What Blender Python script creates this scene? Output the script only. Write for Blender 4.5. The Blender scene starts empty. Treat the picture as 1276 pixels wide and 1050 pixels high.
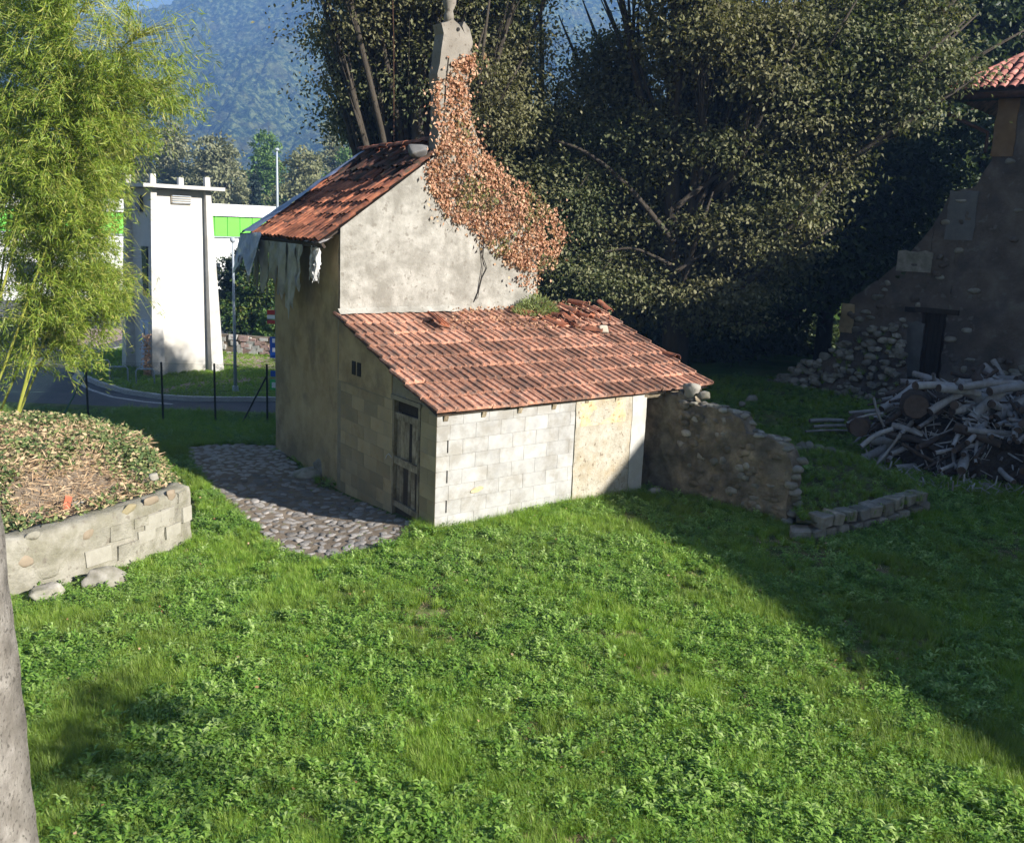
import bpy, bmesh, math, random
import numpy as np
from mathutils import Vector, Matrix, noise, Euler
random.seed(7); np.random.seed(7)
R = random
rad = math.radians
scene = bpy.context.scene
COL = scene.collection

# ------------------------------------------------------------------ camera
FPX, CXP, CYP, CAMH = 1180.0, 638.0, 525.0, 4.85
_p = rad(11.736); _r = rad(2.4)
FWD = Vector((0, math.cos(_p), -math.sin(_p)))
_u0 = Vector((1, 0, 0)).cross(FWD)
RGT = Vector((1, 0, 0)) * math.cos(_r) + _u0 * math.sin(_r)
UPV = RGT.cross(FWD)
cam_d = bpy.data.cameras.new('camera')
cam = bpy.data.objects.new('camera', cam_d); COL.objects.link(cam)
cam_d.sensor_width = 36; cam_d.lens = 36 * FPX / 1276
cam_d.clip_start = 0.05; cam_d.clip_end = 6000
M = Matrix((RGT, UPV, -FWD)).transposed().to_4x4(); M.translation = (0, 0, CAMH)
cam.matrix_world = M
scene.camera = cam

# ------------------------------------------------------------------ light
SUN_AZ = -31.5      # degrees from +X, counter-clockwise
SUN_EL = 27.0
w = bpy.data.worlds.new('World'); scene.world = w; w.use_nodes = True
nt = w.node_tree; bg = nt.nodes['Background']
sky = nt.nodes.new('ShaderNodeTexSky'); sky.sky_type = 'NISHITA'; sky.sun_disc = False
sky.sun_elevation = rad(SUN_EL); sky.sun_rotation = rad(90 - SUN_AZ)
sky.air_density = 1.0; sky.dust_density = 0.6; sky.ozone_density = 1.5
nt.links.new(sky.outputs[0], bg.inputs[0]); bg.inputs[1].default_value = 0.054
sd = bpy.data.lights.new('sun', 'SUN'); sd.energy = 5.0; sd.angle = rad(0.53); sd.color = (1.0, 0.95, 0.875)
so = bpy.data.objects.new('sun', sd); COL.objects.link(so)
SDIR = Vector((math.cos(rad(SUN_EL)) * math.cos(rad(SUN_AZ)), math.cos(rad(SUN_EL)) * math.sin(rad(SUN_AZ)), math.sin(rad(SUN_EL))))
so.rotation_euler = SDIR.to_track_quat('Z', 'Y').to_euler(); so.location = (20, -20, 30)
scene.view_settings.view_transform = 'Standard'; scene.view_settings.look = 'None'
scene.view_settings.exposure = 1.2; scene.view_settings.gamma = 1.0
scene.view_settings.use_curve_mapping = False
scene.render.engine = 'CYCLES'
cy = scene.cycles
cy.use_denoising = True; cy.max_bounces = 6; cy.diffuse_bounces = 3; cy.glossy_bounces = 2
cy.transmission_bounces = 4; cy.volume_bounces = 0; cy.transparent_max_bounces = 8
cy.use_adaptive_sampling = True; cy.adaptive_threshold = 0.02
cy.caustics_reflective = False; cy.caustics_refractive = False

# ------------------------------------------------------------------ geometry of the place
def ray(px, py): return FWD + RGT * ((px - CXP) / FPX) - UPV * ((py - CYP) / FPX)
CAM = Vector((0, 0, CAMH))
def on_z(px, py, z=0.0):
    d = ray(px, py); return CAM + d * ((z - CAMH) / d.z)
def on_y(px, py, Y):
    d = ray(px, py); return CAM + d * (Y / d.y)
def on_pl(px, py, P, n):
    d = ray(px, py); return CAM + d * ((Vector(P) - CAM).dot(n) / d.dot(n))
def az(a): return Vector((math.cos(rad(a)), math.sin(rad(a)), 0))
def ss(t):
    t = max(0.0, min(1.0, t)); return t * t * (3 - 2 * t)
def fbm(x, y, z=0.0, o=3):
    s = 0; a = 1
    for i in range(o):
        s += a * noise.noise((x, y, z)); x *= 2.03; y *= 2.03; z *= 2.03; a *= .5
    return s
def gz(x, y):
    z = -0.22 * ss((-1.3 - x) / 2.5) * ss((y - 9) / 4)
    z -= 0.25 * ss((y - 19) / 5) * ss((1 - x) / 4)
    z += (-2.9 + 0.47) * ss((y - 25.2) / 5.5) * ss((3 - x) / 6)
    z += 0.5 * ss((y - 19) / 7) * ss((x - 3) / 4)
    z += 9 * ss((y - 32) / 40) * ss((x - 9) / 12)
    if y < 31: z += 0.045 * noise.noise((x * .5, y * .5, 3)) * (1 if y < 24 else .3)
    return z

# ------------------------------------------------------------------ object helpers
def tag(o, label=None, cat=None, group=None, kind=None):
    if label: o['label'] = label
    if cat: o['category'] = cat
    if group: o['group'] = group
    if kind: o['kind'] = kind
    return o
def empty(name, loc=(0, 0, 0), label=None, cat=None, group=None):
    o = bpy.data.objects.new(name, None); COL.objects.link(o); o.location = loc; o.empty_display_size = .2
    return tag(o, label, cat, group)
def link(name, me, parent=None, loc=None, mat=None):
    o = bpy.data.objects.new(name, me); COL.objects.link(o)
    if parent is not None: o.parent = parent
    if loc is not None: o.location = loc
    if mat is not None and not me.materials: me.materials.append(mat)
    return o
def mesh(name, V, F, mat=None, smooth=False):
    me = bpy.data.meshes.new(name); me.from_pydata([tuple(v) for v in V], [], F); me.update()
    if mat: me.materials.append(mat)
    if smooth: me.polygons.foreach_set('use_smooth', [True] * len(me.polygons))
    return me
class MB:
    def __init__(s): s.v = []; s.f = []
    def quadgrid(s, rows):            # rows: list of equal-length point lists
        b = len(s.v); n = len(rows[0])
        for r in rows: s.v += [tuple(p) for p in r]
        for i in range(len(rows) - 1):
            for j in range(n - 1):
                a = b + i * n + j; s.f.append((a, a + 1, a + n + 1, a + n))
    def box(s, c, sx, sy, sz, ax=Vector((1, 0, 0)), ay=Vector((0, 1, 0)), azv=Vector((0, 0, 1)), jit=0.0):
        c = Vector(c); b = len(s.v)
        for k in range(8):
            p = c + ax * (sx / 2 * (1 if k & 1 else -1)) + ay * (sy / 2 * (1 if k & 2 else -1)) + azv * (sz / 2 * (1 if k & 4 else -1))
            if jit: p = p + Vector((R.uniform(-jit, jit), R.uniform(-jit, jit), R.uniform(-jit, jit)))
            s.v.append(tuple(p))
        s.f += [(b, b + 2, b + 3, b + 1), (b + 4, b + 5, b + 7, b + 6), (b, b + 1, b + 5, b + 4), (b + 2, b + 6, b + 7, b + 3), (b, b + 4, b + 6, b + 2), (b + 1, b + 3, b + 7, b + 5)]
    def prism(s, pts, d):             # closed outline (3-D points) pushed along vector d
        b = len(s.v); n = len(pts)
        s.v += [tuple(p) for p in pts] + [tuple(Vector(p) + d) for p in pts]
        s.f.append(tuple(range(b, b + n))); s.f.append(tuple(range(b + 2 * n - 1, b + n - 1, -1)))
        for i in range(n):
            j = (i + 1) % n; s.f.append((b + i, b + n + i, b + n + j, b + j))
    def tube(s, path, rr, n=6, cap=True):
        b = len(s.v); path = [Vector(p) for p in path]
        if not hasattr(rr, '__len__'): rr = [rr] * len(path)
        up = None
        for i, p in enumerate(path):
            t = (path[min(i + 1, len(path) - 1)] - path[max(i - 1, 0)])
            if t.length < 1e-9: t = Vector((0, 0, 1))
            t.normalize()
            if up is None: up = t.orthogonal().normalized()
            up = (up - t * up.dot(t))
            if up.length < 1e-6: up = t.orthogonal()
            up.normalize(); sd_ = t.cross(up)
            for k in range(n):
                a = 2 * math.pi * k / n; s.v.append(tuple(p + up * (math.cos(a) * rr[i]) + sd_ * (math.sin(a) * rr[i])))
        for i in range(len(path) - 1):
            for k in range(n):
                a = b + i * n + k; c = b + i * n + (k + 1) % n; s.f.append((a, c, c + n, a + n))
        if cap:
            s.f.append(tuple(b + k for k in range(n - 1, -1, -1))); e = b + (len(path) - 1) * n; s.f.append(tuple(e + k for k in range(n)))
    def build(s, name, mat, parent=None, smooth=False, kind=None, recalc=True):
        me = mesh(name, s.v, s.f, mat, smooth)
        if recalc:
            bm = bmesh.new(); bm.from_mesh(me); bmesh.ops.recalc_face_normals(bm, faces=bm.faces); bm.to_mesh(me); bm.free()
        o = link(name, me, parent)
        if kind: o['kind'] = kind
        return o
def npmesh(name, V, F, mat, rnd=None, smooth=False):
    """V (n,3), F (m,k) numpy; rnd one value per face"""
    me = bpy.data.meshes.new(name); n = len(V); m, k = F.shape
    me.vertices.add(n); me.vertices.foreach_set('co', np.ascontiguousarray(V, dtype=np.float32).ravel())
    me.loops.add(m * k); me.loops.foreach_set('vertex_index', np.ascontiguousarray(F, dtype=np.int32).ravel())
    me.polygons.add(m); me.polygons.foreach_set('loop_start', np.arange(0, m * k, k, dtype=np.int32))
    if smooth: me.polygons.foreach_set('use_smooth', np.ones(m, dtype=bool))
    me.update(calc_edges=True)
    if rnd is not None:
        a = me.attributes.new('rnd', 'FLOAT', 'FACE'); a.data.foreach_set('value', np.asarray(rnd, dtype=np.float32))
    me.materials.append(mat)
    return me
def unit(a): return a / np.maximum(np.linalg.norm(a, axis=1, keepdims=True), 1e-9)
def leaf_mesh(name, P, D, L, W, mat, rnd=None, fold=.25, N=None):
    """folded kite leaves: base P, direction D, length L, width W"""
    n = len(P); D = unit(D)
    if N is None: N = np.random.normal(size=(n, 3))
    S = unit(np.cross(D, N)); U = np.cross(S, D)
    L = np.broadcast_to(np.asarray(L, float), (n,))[:, None]; W = np.broadcast_to(np.asarray(W, float), (n,))[:, None]
    mid = P + D * L * .45; lift = U * W * fold
    V = np.stack([P, mid + S * W * .5 + lift, P + D * L, mid - S * W * .5 + lift], 1)
    V = V.reshape(-1, 3); b = np.arange(n)[:, None] * 4
    F = np.concatenate([b + [[0, 1, 2]], b + [[0, 2, 3]]], 1).reshape(-1, 3)
    if rnd is None: rnd = np.random.rand(n)
    return npmesh(name, V, F, mat, np.repeat(rnd, 2))

# ------------------------------------------------------------------ materials
def new_mat(name):
    m = bpy.data.materials.new(name); m.use_nodes = True; t = m.node_tree
    return m, t, t.nodes['Principled BSDF']
def N(t, kind, **kw):
    n = t.nodes.new(kind)
    for k, v in kw.items():
        if k in ('operation', 'blend_type', 'data_type', 'feature', 'distance', 'noise_dimensions', 'attribute_name', 'interpolation'): setattr(n, k, v)
        else: n.inputs[k].default_value = v
    return n
def ramp(t, fac, cols, pos=None, interp='LINEAR'):
    r = t.nodes.new('ShaderNodeValToRGB'); cr = r.color_ramp; cr.interpolation = interp
    n = len(cols); pos = pos or [i / (n - 1) for i in range(n)]
    while len(cr.elements) < n: cr.elements.new(.5)
    for e, c, p in zip(cr.elements, cols, pos): e.position = p; e.color = (*c, 1)
    t.links.new(fac, r.inputs[0]); return r.outputs[0]
def coords(t, rnd=True, world=False):
    if world:
        g = t.nodes.new('ShaderNodeNewGeometry'); return g.outputs['Position']
    tc = t.nodes.new('ShaderNodeTexCoord')
    if not rnd: return tc.outputs['Object']
    oi = t.nodes.new('ShaderNodeObjectInfo'); m = N(t, 'ShaderNodeMath', operation='MULTIPLY'); m.inputs[1].default_value = 57.0
    t.links.new(oi.outputs['Random'], m.inputs[0])
    a = N(t, 'ShaderNodeVectorMath', operation='ADD'); t.links.new(tc.outputs['Object'], a.inputs[0]); t.links.new(m.outputs[0], a.inputs[1])
    return a.outputs[0]
def nz(t, co, scale, detail=6, rough=.6, stretch=None):
    if stretch:
        mp = t.nodes.new('ShaderNodeMapping'); mp.inputs['Scale'].default_value = stretch; t.links.new(co, mp.inputs[0]); co = mp.outputs[0]
    n = N(t, 'ShaderNodeTexNoise', Scale=scale, Detail=detail, Roughness=rough); t.links.new(co, n.inputs['Vector']); return n.outputs['Fac']
def mix(t, a, b, fac, mode='MIX'):
    m = t.nodes.new('ShaderNodeMix'); m.data_type = 'RGBA'; m.blend_type = mode
    for s, i in ((fac, 0), (a, 6), (b, 7)):
        if isinstance(s, (int, float)): m.inputs[i].default_value = s
        elif isinstance(s, tuple): m.inputs[i].default_value = (*s, 1)
        else: t.links.new(s, m.inputs[i])
    return m.outputs[2]
def bump(t, bsdf, h, strength=.4, dist=.02):
    b = N(t, 'ShaderNodeBump', Strength=strength, Distance=dist); t.links.new(h, b.inputs['Height']); t.links.new(b.outputs[0], bsdf.inputs['Normal']); return b
def surf(name, cols, scale=3.0, stain=None, stain_scale=.7, stain_amt=.7, rough=.9, bmp=.4, bdist=.01, fine=40, vary=0.0, stretch=None, world=False, pos=None, specks=None, wstain=False, st=(.62, .70)):
    """stone / plaster / wood: a noise-driven ramp, a large stain, grain relief and per-object variation"""
    m, t, b = new_mat(name); co = coords(t, not world, world)
    c = ramp(t, nz(t, co, scale, 8, .65, stretch), cols, pos or [.3 + .4 * i / max(1, len(cols) - 1) for i in range(len(cols))])
    if stain:
        f = ramp(t, nz(t, coords(t, False, True) if wstain else co, stain_scale, 6, .65), [(0, 0, 0), (stain_amt,) * 3], [.45, .62])
        c = mix(t, c, stain, f)
    if specks:
        f = ramp(t, nz(t, co, fine * .6, 2, .5), [(0, 0, 0), (.8,) * 3], list(st)); c = mix(t, c, specks, f)
    if vary:
        oi = t.nodes.new('ShaderNodeObjectInfo')
        v = ramp(t, oi.outputs['Random'], [(1 - vary,) * 3, (1 + vary * .5,) * 3]); c = mix(t, c, v, 1.0, 'MULTIPLY')
    t.links.new(c, b.inputs['Base Color']); b.inputs['Roughness'].default_value = rough
    b.inputs['Specular IOR Level'].default_value = .3
    h = nz(t, co, fine, 8, .7, stretch)
    if bmp: bump(t, b, h, bmp, bdist)
    return m
def leafmat(name, cols, trans=.35, rough=.55, interp='LINEAR', pos=None, inst=False, big=None):
    m, t, b = new_mat(name)
    at = N(t, 'ShaderNodeAttribute', attribute_name='rnd')
    fac = at.outputs['Fac']
    if inst:
        oi = t.nodes.new('ShaderNodeObjectInfo'); mm = N(t, 'ShaderNodeMath', operation='MULTIPLY_ADD'); mm.inputs[1].default_value = .5
        t.links.new(oi.outputs['Random'], mm.inputs[0]); m2 = N(t, 'ShaderNodeMath', operation='MULTIPLY'); m2.inputs[1].default_value = .5
        t.links.new(fac, m2.inputs[0]); t.links.new(m2.outputs[0], mm.inputs[2]); fac = mm.outputs[0]
    c = ramp(t, fac, cols, pos, interp)
    if big:
        g = t.nodes.new('ShaderNodeNewGeometry')
        f = ramp(t, nz(t, g.outputs['Position'], big[1], 3, .5), [(0, 0, 0), (1, 1, 1)], [.42, .6]); c = mix(t, c, mix(t, c, big[0], .6), f)
    t.links.new(c, b.inputs['Base Color']); b.inputs['Roughness'].default_value = rough
    b.inputs['Specular IOR Level'].default_value = .35
    tr = t.nodes.new('ShaderNodeBsdfTranslucent'); t.links.new(mix(t, c, (1.3, 1.5, .5), .5, 'MULTIPLY'), tr.inputs[0])
    mx = t.nodes.new('ShaderNodeMixShader'); mx.inputs[0].default_value = trans
    t.links.new(b.outputs[0], mx.inputs[1]); t.links.new(tr.outputs[0], mx.inputs[2])
    t.links.new(mx.outputs[0], t.nodes['Material Output'].inputs[0]); return m

m_plaster = surf('plaster', [(.20, .19, .165), (.30, .288, .255), (.375, .36, .325)], 4.5, stain=(.17, .16, .135), stain_scale=1.4, stain_amt=.8, bmp=.8, fine=16, bdist=.02, specks=(.17, .155, .13), world=True)
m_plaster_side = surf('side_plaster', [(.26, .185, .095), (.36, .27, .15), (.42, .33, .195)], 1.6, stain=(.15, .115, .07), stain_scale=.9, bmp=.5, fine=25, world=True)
m_limewash = surf('lime_render', [(.36, .35, .32), (.44, .43, .40), (.49, .48, .45)], 5, stain=(.36, .33, .27), stain_scale=2.2, stain_amt=.5, bmp=.5, fine=30, world=True)
m_pebbledash = surf('rough_render', [(.27, .235, .175), (.37, .34, .275), (.45, .42, .36)], 6, stain=(.34, .25, .13), stain_scale=1.3, stain_amt=.55, bmp=.9, bdist=.02, fine=22, specks=(.16, .12, .08), world=True)
m_foam = surf('yellowed_render', [(.40, .30, .16), (.50, .40, .24), (.56, .49, .35)], 7, bmp=.9, bdist=.02, fine=20, world=True, specks=(.25, .13, .05))
m_block = surf('concrete_block', [(.30, .295, .285), (.365, .36, .345), (.42, .41, .39)], 5, bmp=.45, fine=60, vary=.10, stain=(.235, .215, .18), stain_scale=2.6, stain_amt=.65, wstain=True)
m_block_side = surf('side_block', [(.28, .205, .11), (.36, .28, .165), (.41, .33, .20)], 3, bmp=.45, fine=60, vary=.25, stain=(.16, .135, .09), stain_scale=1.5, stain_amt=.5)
m_mortar = surf('mortar', [(.33, .32, .30), (.42, .41, .38)], 6, stain=(.235, .215, .18), stain_scale=2.6, stain_amt=.65, wstain=True, bmp=.5, fine=50, world=True)
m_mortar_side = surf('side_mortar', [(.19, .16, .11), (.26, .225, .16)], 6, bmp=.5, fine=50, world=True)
m_tile = surf('clay_tile', [(.26, .125, .08), (.43, .205, .13), (.56, .32, .225)], 8, stain=(.13, .10, .085), stain_scale=7, stain_amt=.75, bmp=.5, fine=60, vary=.55, specks=(.15, .12, .10))
m_moss = surf('mossy_clay_tile', [(.045, .035, .022), (.11, .05, .035), (.24, .09, .055)], 5, stain=(.03, .032, .02), stain_scale=3, stain_amt=.8, bmp=.8, fine=40, vary=.6)
m_tile2 = surf('old_clay_tile', [(.18, .06, .035), (.33, .115, .06), (.43, .18, .10)], 5, stain=(.05, .03, .025), stain_scale=3, stain_amt=.85, bmp=.5, fine=50, vary=.55)
m_dark = surf('dark_void', [(.012, .011, .010), (.02, .018, .015)], 3, bmp=0)
m_greypatch = surf('grey_cement_patch', [(.10, .10, .10), (.16, .155, .15)], 4, bmp=.5, world=True)
m_orange = surf('ochre_render', [(.15, .09, .045), (.22, .14, .07)], 4, bmp=.5, world=True)
m_wood = surf('weathered_wood', [(.20, .155, .10), (.33, .27, .18), (.44, .38, .28)], 5, bmp=.7, fine=20, vary=.3, stretch=(8, 8, .8), stain=(.07, .05, .03), stain_scale=3)
m_oldwood = surf('dark_old_wood', [(.03, .022, .016), (.06, .045, .032)], 5, bmp=.6, fine=20, vary=.3, stretch=(8, 8, .8))
m_stone = surf('field_stone', [(.16, .145, .12), (.26, .24, .205), (.36, .34, .30)], 5, bmp=.7, fine=22, vary=.35, stain=(.12, .12, .07), stain_scale=3, stain_amt=.5)
m_cobble = surf('cobble_stone', [(.17, .155, .14), (.26, .24, .22), (.36, .34, .32)], 6, bmp=.6, fine=30, vary=.5)
m_dirt = surf('trodden_earth', [(.13, .10, .07), (.19, .15, .11), (.24, .195, .145)], 6, bmp=.8, fine=20, bdist=.03, world=True)
m_palestone0 = surf('light_stone', [(.22, .205, .175), (.31, .295, .26)], 6, bmp=.6, fine=25, stain=(.15, .135, .10), stain_scale=3)
m_ledge = surf('planter_mortar', [(.17, .16, .13), (.26, .245, .20), (.34, .32, .27)], 3.5, stain=(.15, .14, .09), stain_scale=2.2, stain_amt=.6, bmp=.9, fine=18, bdist=.03, world=True, specks=(.17, .15, .12))
m_ruin = surf('ruined_render', [(.10, .085, .062), (.21, .17, .12), (.38, .31, .215)], 2.4, stain=(.055, .05, .038), stain_scale=1.6, stain_amt=.7, bmp=1.0, fine=14, bdist=.04, world=True)
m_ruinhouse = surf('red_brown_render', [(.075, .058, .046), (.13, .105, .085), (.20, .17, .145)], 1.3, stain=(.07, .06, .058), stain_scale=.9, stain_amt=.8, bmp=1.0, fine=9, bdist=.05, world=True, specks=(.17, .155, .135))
m_log = surf('peeled_bark', [(.22, .21, .205), (.34, .33, .325), (.44, .435, .43)], 6, stain=(.26, .23, .21), stain_scale=4, stain_amt=.6, bmp=.6, fine=18, vary=.3, stretch=(1, 1, .25))
m_logend = surf('sawn_end', [(.06, .04, .03), (.12, .085, .065)], 8, bmp=.5, fine=30, vary=.3)
m_darklog = surf('dark_bark', [(.05, .035, .028), (.10, .075, .06)], 6, bmp=.9, fine=18, vary=.3, stretch=(1, 1, .3))
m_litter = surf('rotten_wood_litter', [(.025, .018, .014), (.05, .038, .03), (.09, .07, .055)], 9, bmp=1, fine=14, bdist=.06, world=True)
m_bark = surf('bark', [(.035, .028, .02), (.07, .058, .043)], 6, bmp=1, fine=12, bdist=.04, stretch=(1, 1, .3), world=True)
m_culm = surf('bamboo_culm', [(.22, .25, .04), (.34, .34, .07)], 3, rough=.45, bmp=.1, world=True)
m_asphalt = surf('asphalt', [(.055, .056, .06), (.075, .075, .08)], 1.5, stain=(.10, .10, .105), stain_scale=.35, stain_amt=.5, bmp=.3, fine=60, world=True)
m_kerb = surf('kerb_concrete', [(.33, .32, .30), (.45, .44, .42)], 5, bmp=.3, fine=40, world=True)
m_pave = surf('pink_paving', [(.26, .18, .16), (.36, .26, .23)], 2, bmp=.3, fine=40, world=True)
m_chim = surf('chimney_render', [(.13, .115, .095), (.22, .20, .17), (.30, .275, .24)], 6, stain=(.13, .11, .085), stain_scale=3, stain_amt=.6, bmp=.8, fine=24, world=True, specks=(.12, .1, .08))
m_rib = surf('tower_rib_concrete', [(.42, .41, .385), (.52, .51, .49)], 3, stain=(.33, .31, .27), stain_scale=1, stain_amt=.5, bmp=.4, fine=30, world=True)
m_white = surf('white_render', [(.47, .465, .45), (.53, .525, .51)], 1.2, stain=(.48, .40, .26), stain_scale=.35, stain_amt=.35, bmp=.25, fine=30, world=True)
m_concrete = surf('weathered_concrete', [(.40, .37, .31), (.52, .49, .43)], 3, stain=(.27, .23, .17), stain_scale=1, bmp=.4, fine=30, world=True)
m_panel = surf('white_cladding', [(.60, .60, .60), (.66, .66, .66)], 1, rough=.5, bmp=0, world=True)
m_green = surf('green_cladding', [(.13, .50, .05), (.15, .55, .06)], 1, rough=.45, bmp=0, vary=.05)
m_glass = surf('window_glass', [(.02, .025, .03), (.035, .04, .045)], 1, rough=.1, bmp=0)
m_metal = surf('galvanised_steel', [(.30, .34, .38), (.38, .42, .46)], 6, rough=.45, bmp=0, world=True)
m_green_post = surf('green_painted_post', [(.035, .10, .07), (.06, .15, .11)], 8, rough=.5, bmp=0, world=True)
m_dark_post = surf('dark_painted_post', [(.01, .017, .015), (.018, .025, .022)], 8, rough=.5, bmp=0, world=True)
m_wire = surf('plastic_coated_wire', [(.05, .09, .075), (.07, .12, .10)], 8, rough=.5, bmp=0, world=True)
m_blue = surf('blue_sign_paint', [(.02, .09, .42), (.025, .11, .48)], 4, rough=.4, bmp=0)
m_signgreen = surf('green_sign_paint', [(.04, .42, .10), (.06, .50, .13)], 4, rough=.4, bmp=0)
m_red = surf('red_sign_paint', [(.45, .03, .02), (.5, .04, .03)], 4, rough=.4, bmp=0)
m_signwhite = surf('white_sign_paint', [(.75, .75, .75), (.8, .8, .8)], 4, rough=.4, bmp=0)
m_bluedoor = surf('pale_blue_door_paint', [(.42, .50, .62), (.5, .58, .7)], 3, rough=.5, bmp=.1, world=True)
m_rust = surf('rusty_iron', [(.05, .025, .015), (.11, .05, .03)], 9, bmp=.4, fine=40, world=True)
m_brickred = surf('red_brick', [(.45, .13, .07), (.56, .19, .11)], 6, bmp=.3)
m_soil = surf('lawn_soil', [(.045, .05, .018), (.075, .075, .03), (.12, .10, .055)], 3, bmp=.8, fine=14, bdist=.05, world=True)
m_grassfar = surf('far_grass', [(.06, .12, .02), (.09, .16, .03), (.12, .18, .045)], 2.5, stain=(.14, .16, .06), stain_scale=.4, bmp=.9, fine=9, bdist=.1, world=True)
def plastic(name, col, tr):
    m, t, b = new_mat(name); co = coords(t, False)
    c = ramp(t, nz(t, co, 4, 5), [tuple(.65 * v for v in col), col], [.35, .6]); t.links.new(c, b.inputs['Base Color']); b.inputs['Roughness'].default_value = .35
    bump(t, b, nz(t, co, 9, 6), .6, .04)
    q = t.nodes.new('ShaderNodeBsdfTranslucent'); t.links.new(c, q.inputs[0]); mx = t.nodes.new('ShaderNodeMixShader'); mx.inputs[0].default_value = tr
    t.links.new(b.outputs[0], mx.inputs[1]); t.links.new(q.outputs[0], mx.inputs[2]); t.links.new(mx.outputs[0], t.nodes['Material Output'].inputs[0]); return m
m_tarp = plastic('torn_plastic', (.42, .43, .42), .3)
m_bluetarp = plastic('bluish_plastic', (.30, .35, .50), .2)
m_whitetarp = plastic('white_frayed_plastic', (.75, .75, .74), .3)
g_dark = (.018, .035, .012)
m_leaf_oak = leafmat('tree_leaves', [(.026, .042, .014), (.075, .095, .034), (.155, .165, .075), (.30, .28, .16)], .28, .62, big=((.17, .15, .07), .3))
m_leaf_dark = leafmat('dark_leaves', [(.012, .026, .009), (.04, .062, .02), (.085, .11, .04)], .2, .5)
m_leaf_willow = leafmat('grey_green_leaves', [(.13, .14, .07), (.21, .22, .115), (.30, .29, .17)], .25, .7)
m_leaf_fresh = leafmat('fresh_green_leaves', [(.07, .14, .03), (.12, .21, .045), (.18, .27, .08)], .3, .6)
m_leaf_pale = leafmat('pale_olive_leaves', [(.13, .14, .06), (.20, .21, .10), (.28, .27, .15)], .25, .7)
m_leaf_conifer = leafmat('conifer_needles', [(.01, .022, .014), (.02, .036, .02)], .1, .6)
m_leaf_bamboo = leafmat('bamboo_leaves', [(.10, .17, .018), (.19, .27, .03), (.30, .36, .055), (.42, .38, .12)], .4, .45, pos=[0, .45, .85, 1])
m_leaf_ivy = leafmat('autumn_ivy_leaves', [(.14, .18, .05), (.24, .11, .06), (.42, .21, .12), (.60, .40, .26), (.50, .24, .15)], .3, .6, pos=[.0, .1, .45, .8, 1])
m_leaf_shrub = leafmat('shrub_leaves', [(.02, .05, .012), (.05, .10, .02), (.14, .17, .04), (.20, .07, .03)], .3, .5, pos=[0, .5, .88, 1])
m_leaf_cover = leafmat('ground_cover_leaves', [(.05, .09, .03), (.11, .16, .05), (.22, .25, .09), (.38, .30, .17), (.50, .38, .24)], .2, .6, pos=[0, .35, .6, .7, 1])
m_straw = leafmat('dead_straw', [(.30, .19, .11), (.46, .32, .19), (.6, .46, .3)], .15, .8)
m_grass = leafmat('grass_blades', [(.10, .19, .018), (.18, .32, .032), (.29, .43, .065), (.46, .50, .15)], .4, .5, inst=True, big=((.16, .22, .04), .35))
m_weed = leafmat('weed_leaves', [(.065, .15, .02), (.135, .26, .04), (.25, .39, .08), (.44, .54, .22)], .35, .42, inst=True)
m_tuft = leafmat('roof_plant_leaves', [(.14, .19, .06), (.22, .27, .09), (.32, .34, .14)], .35, .6)

# mountain forest
def forest_mat():
    m, t, b = new_mat('mountain_forest'); g = t.nodes.new('ShaderNodeNewGeometry')
    c = ramp(t, nz(t, g.outputs['Position'], .15, 5, .7), [(.004, .014, .008), (.05, .085, .03), (.22, .25, .09)], [.40, .50, .60])
    c = mix(t, c, (.13, .12, .05), ramp(t, nz(t, g.outputs['Position'], .02, 5, .7), [(0, 0, 0), (.7, .7, .7)], [.5, .68]))
    t.links.new(c, b.inputs['Base Color']); b.inputs['Roughness'].default_value = 1; b.inputs['Specular IOR Level'].default_value = 0
    bump(t, b, nz(t, g.outputs['Position'], .16, 5, .7), 1, 6); return m
m_forest = forest_mat()

# ================================================================== SETTING
def arr(a, b, s): return list(np.arange(a, b, s))
xs = arr(-800, -60, 40) + arr(-60, -16, 3) + arr(-16, 16, .3) + arr(16, 60, 3) + arr(60, 801, 40)
ys = arr(-60, 3, 6) + arr(3, 32, .3) + arr(32, 80, 2) + arr(80, 761, 40)
V = [(x, y, gz(x, y)) for y in ys for x in xs]; nx = len(xs)
F = [(j * nx + i, j * nx + i + 1, (j + 1) * nx + i + 1, (j + 1) * nx + i) for j in range(len(ys) - 1) for i in range(nx - 1)]
m_ground, t_, b_ = new_mat('meadow_ground')
g_ = t_.nodes.new('ShaderNodeNewGeometry'); P_ = g_.outputs['Position']
near = ramp(t_, nz(t_, P_, 2.2, 6), [(.07, .065, .03), (.08, .12, .03), (.12, .15, .045), (.19, .15, .09)], [.3, .45, .58, .7])
far = ramp(t_, nz(t_, P_, .6, 6), [(.05, .10, .02), (.08, .15, .03), (.13, .16, .05)], [.35, .5, .65])
sx_ = t_.nodes.new('ShaderNodeSeparateXYZ'); t_.links.new(P_, sx_.inputs[0])
fy = N(t_, 'ShaderNodeMapRange'); fy.inputs[1].default_value = 26; fy.inputs[2].default_value = 30; t_.links.new(sx_.outputs[1], fy.inputs[0])
t_.links.new(mix(t_, near, far, fy.outputs[0]), b_.inputs['Base Color']); b_.inputs['Roughness'].default_value = 1; b_.inputs['Specular IOR Level'].default_value = .1
bump(t_, b_, nz(t_, P_, 12, 8, .7), .9, .05)
o = link('ground', mesh('ground', V, F, m_ground, True)); o['kind'] = 'structure'

def sheet(name, pts, z, mat, parent=None, kind='structure'):
    mb = MB(); b = len(mb.v); mb.v = [(p[0], p[1], z) for p in pts]; mb.f = [tuple(range(len(pts)))]
    return mb.build(name, mat, parent, kind=kind)
ZR = -2.9
sheet('road', [(-70, 31.2), (4, 31.2), (4, 58), (-70, 90)], ZR + .03, m_asphalt)
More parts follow.
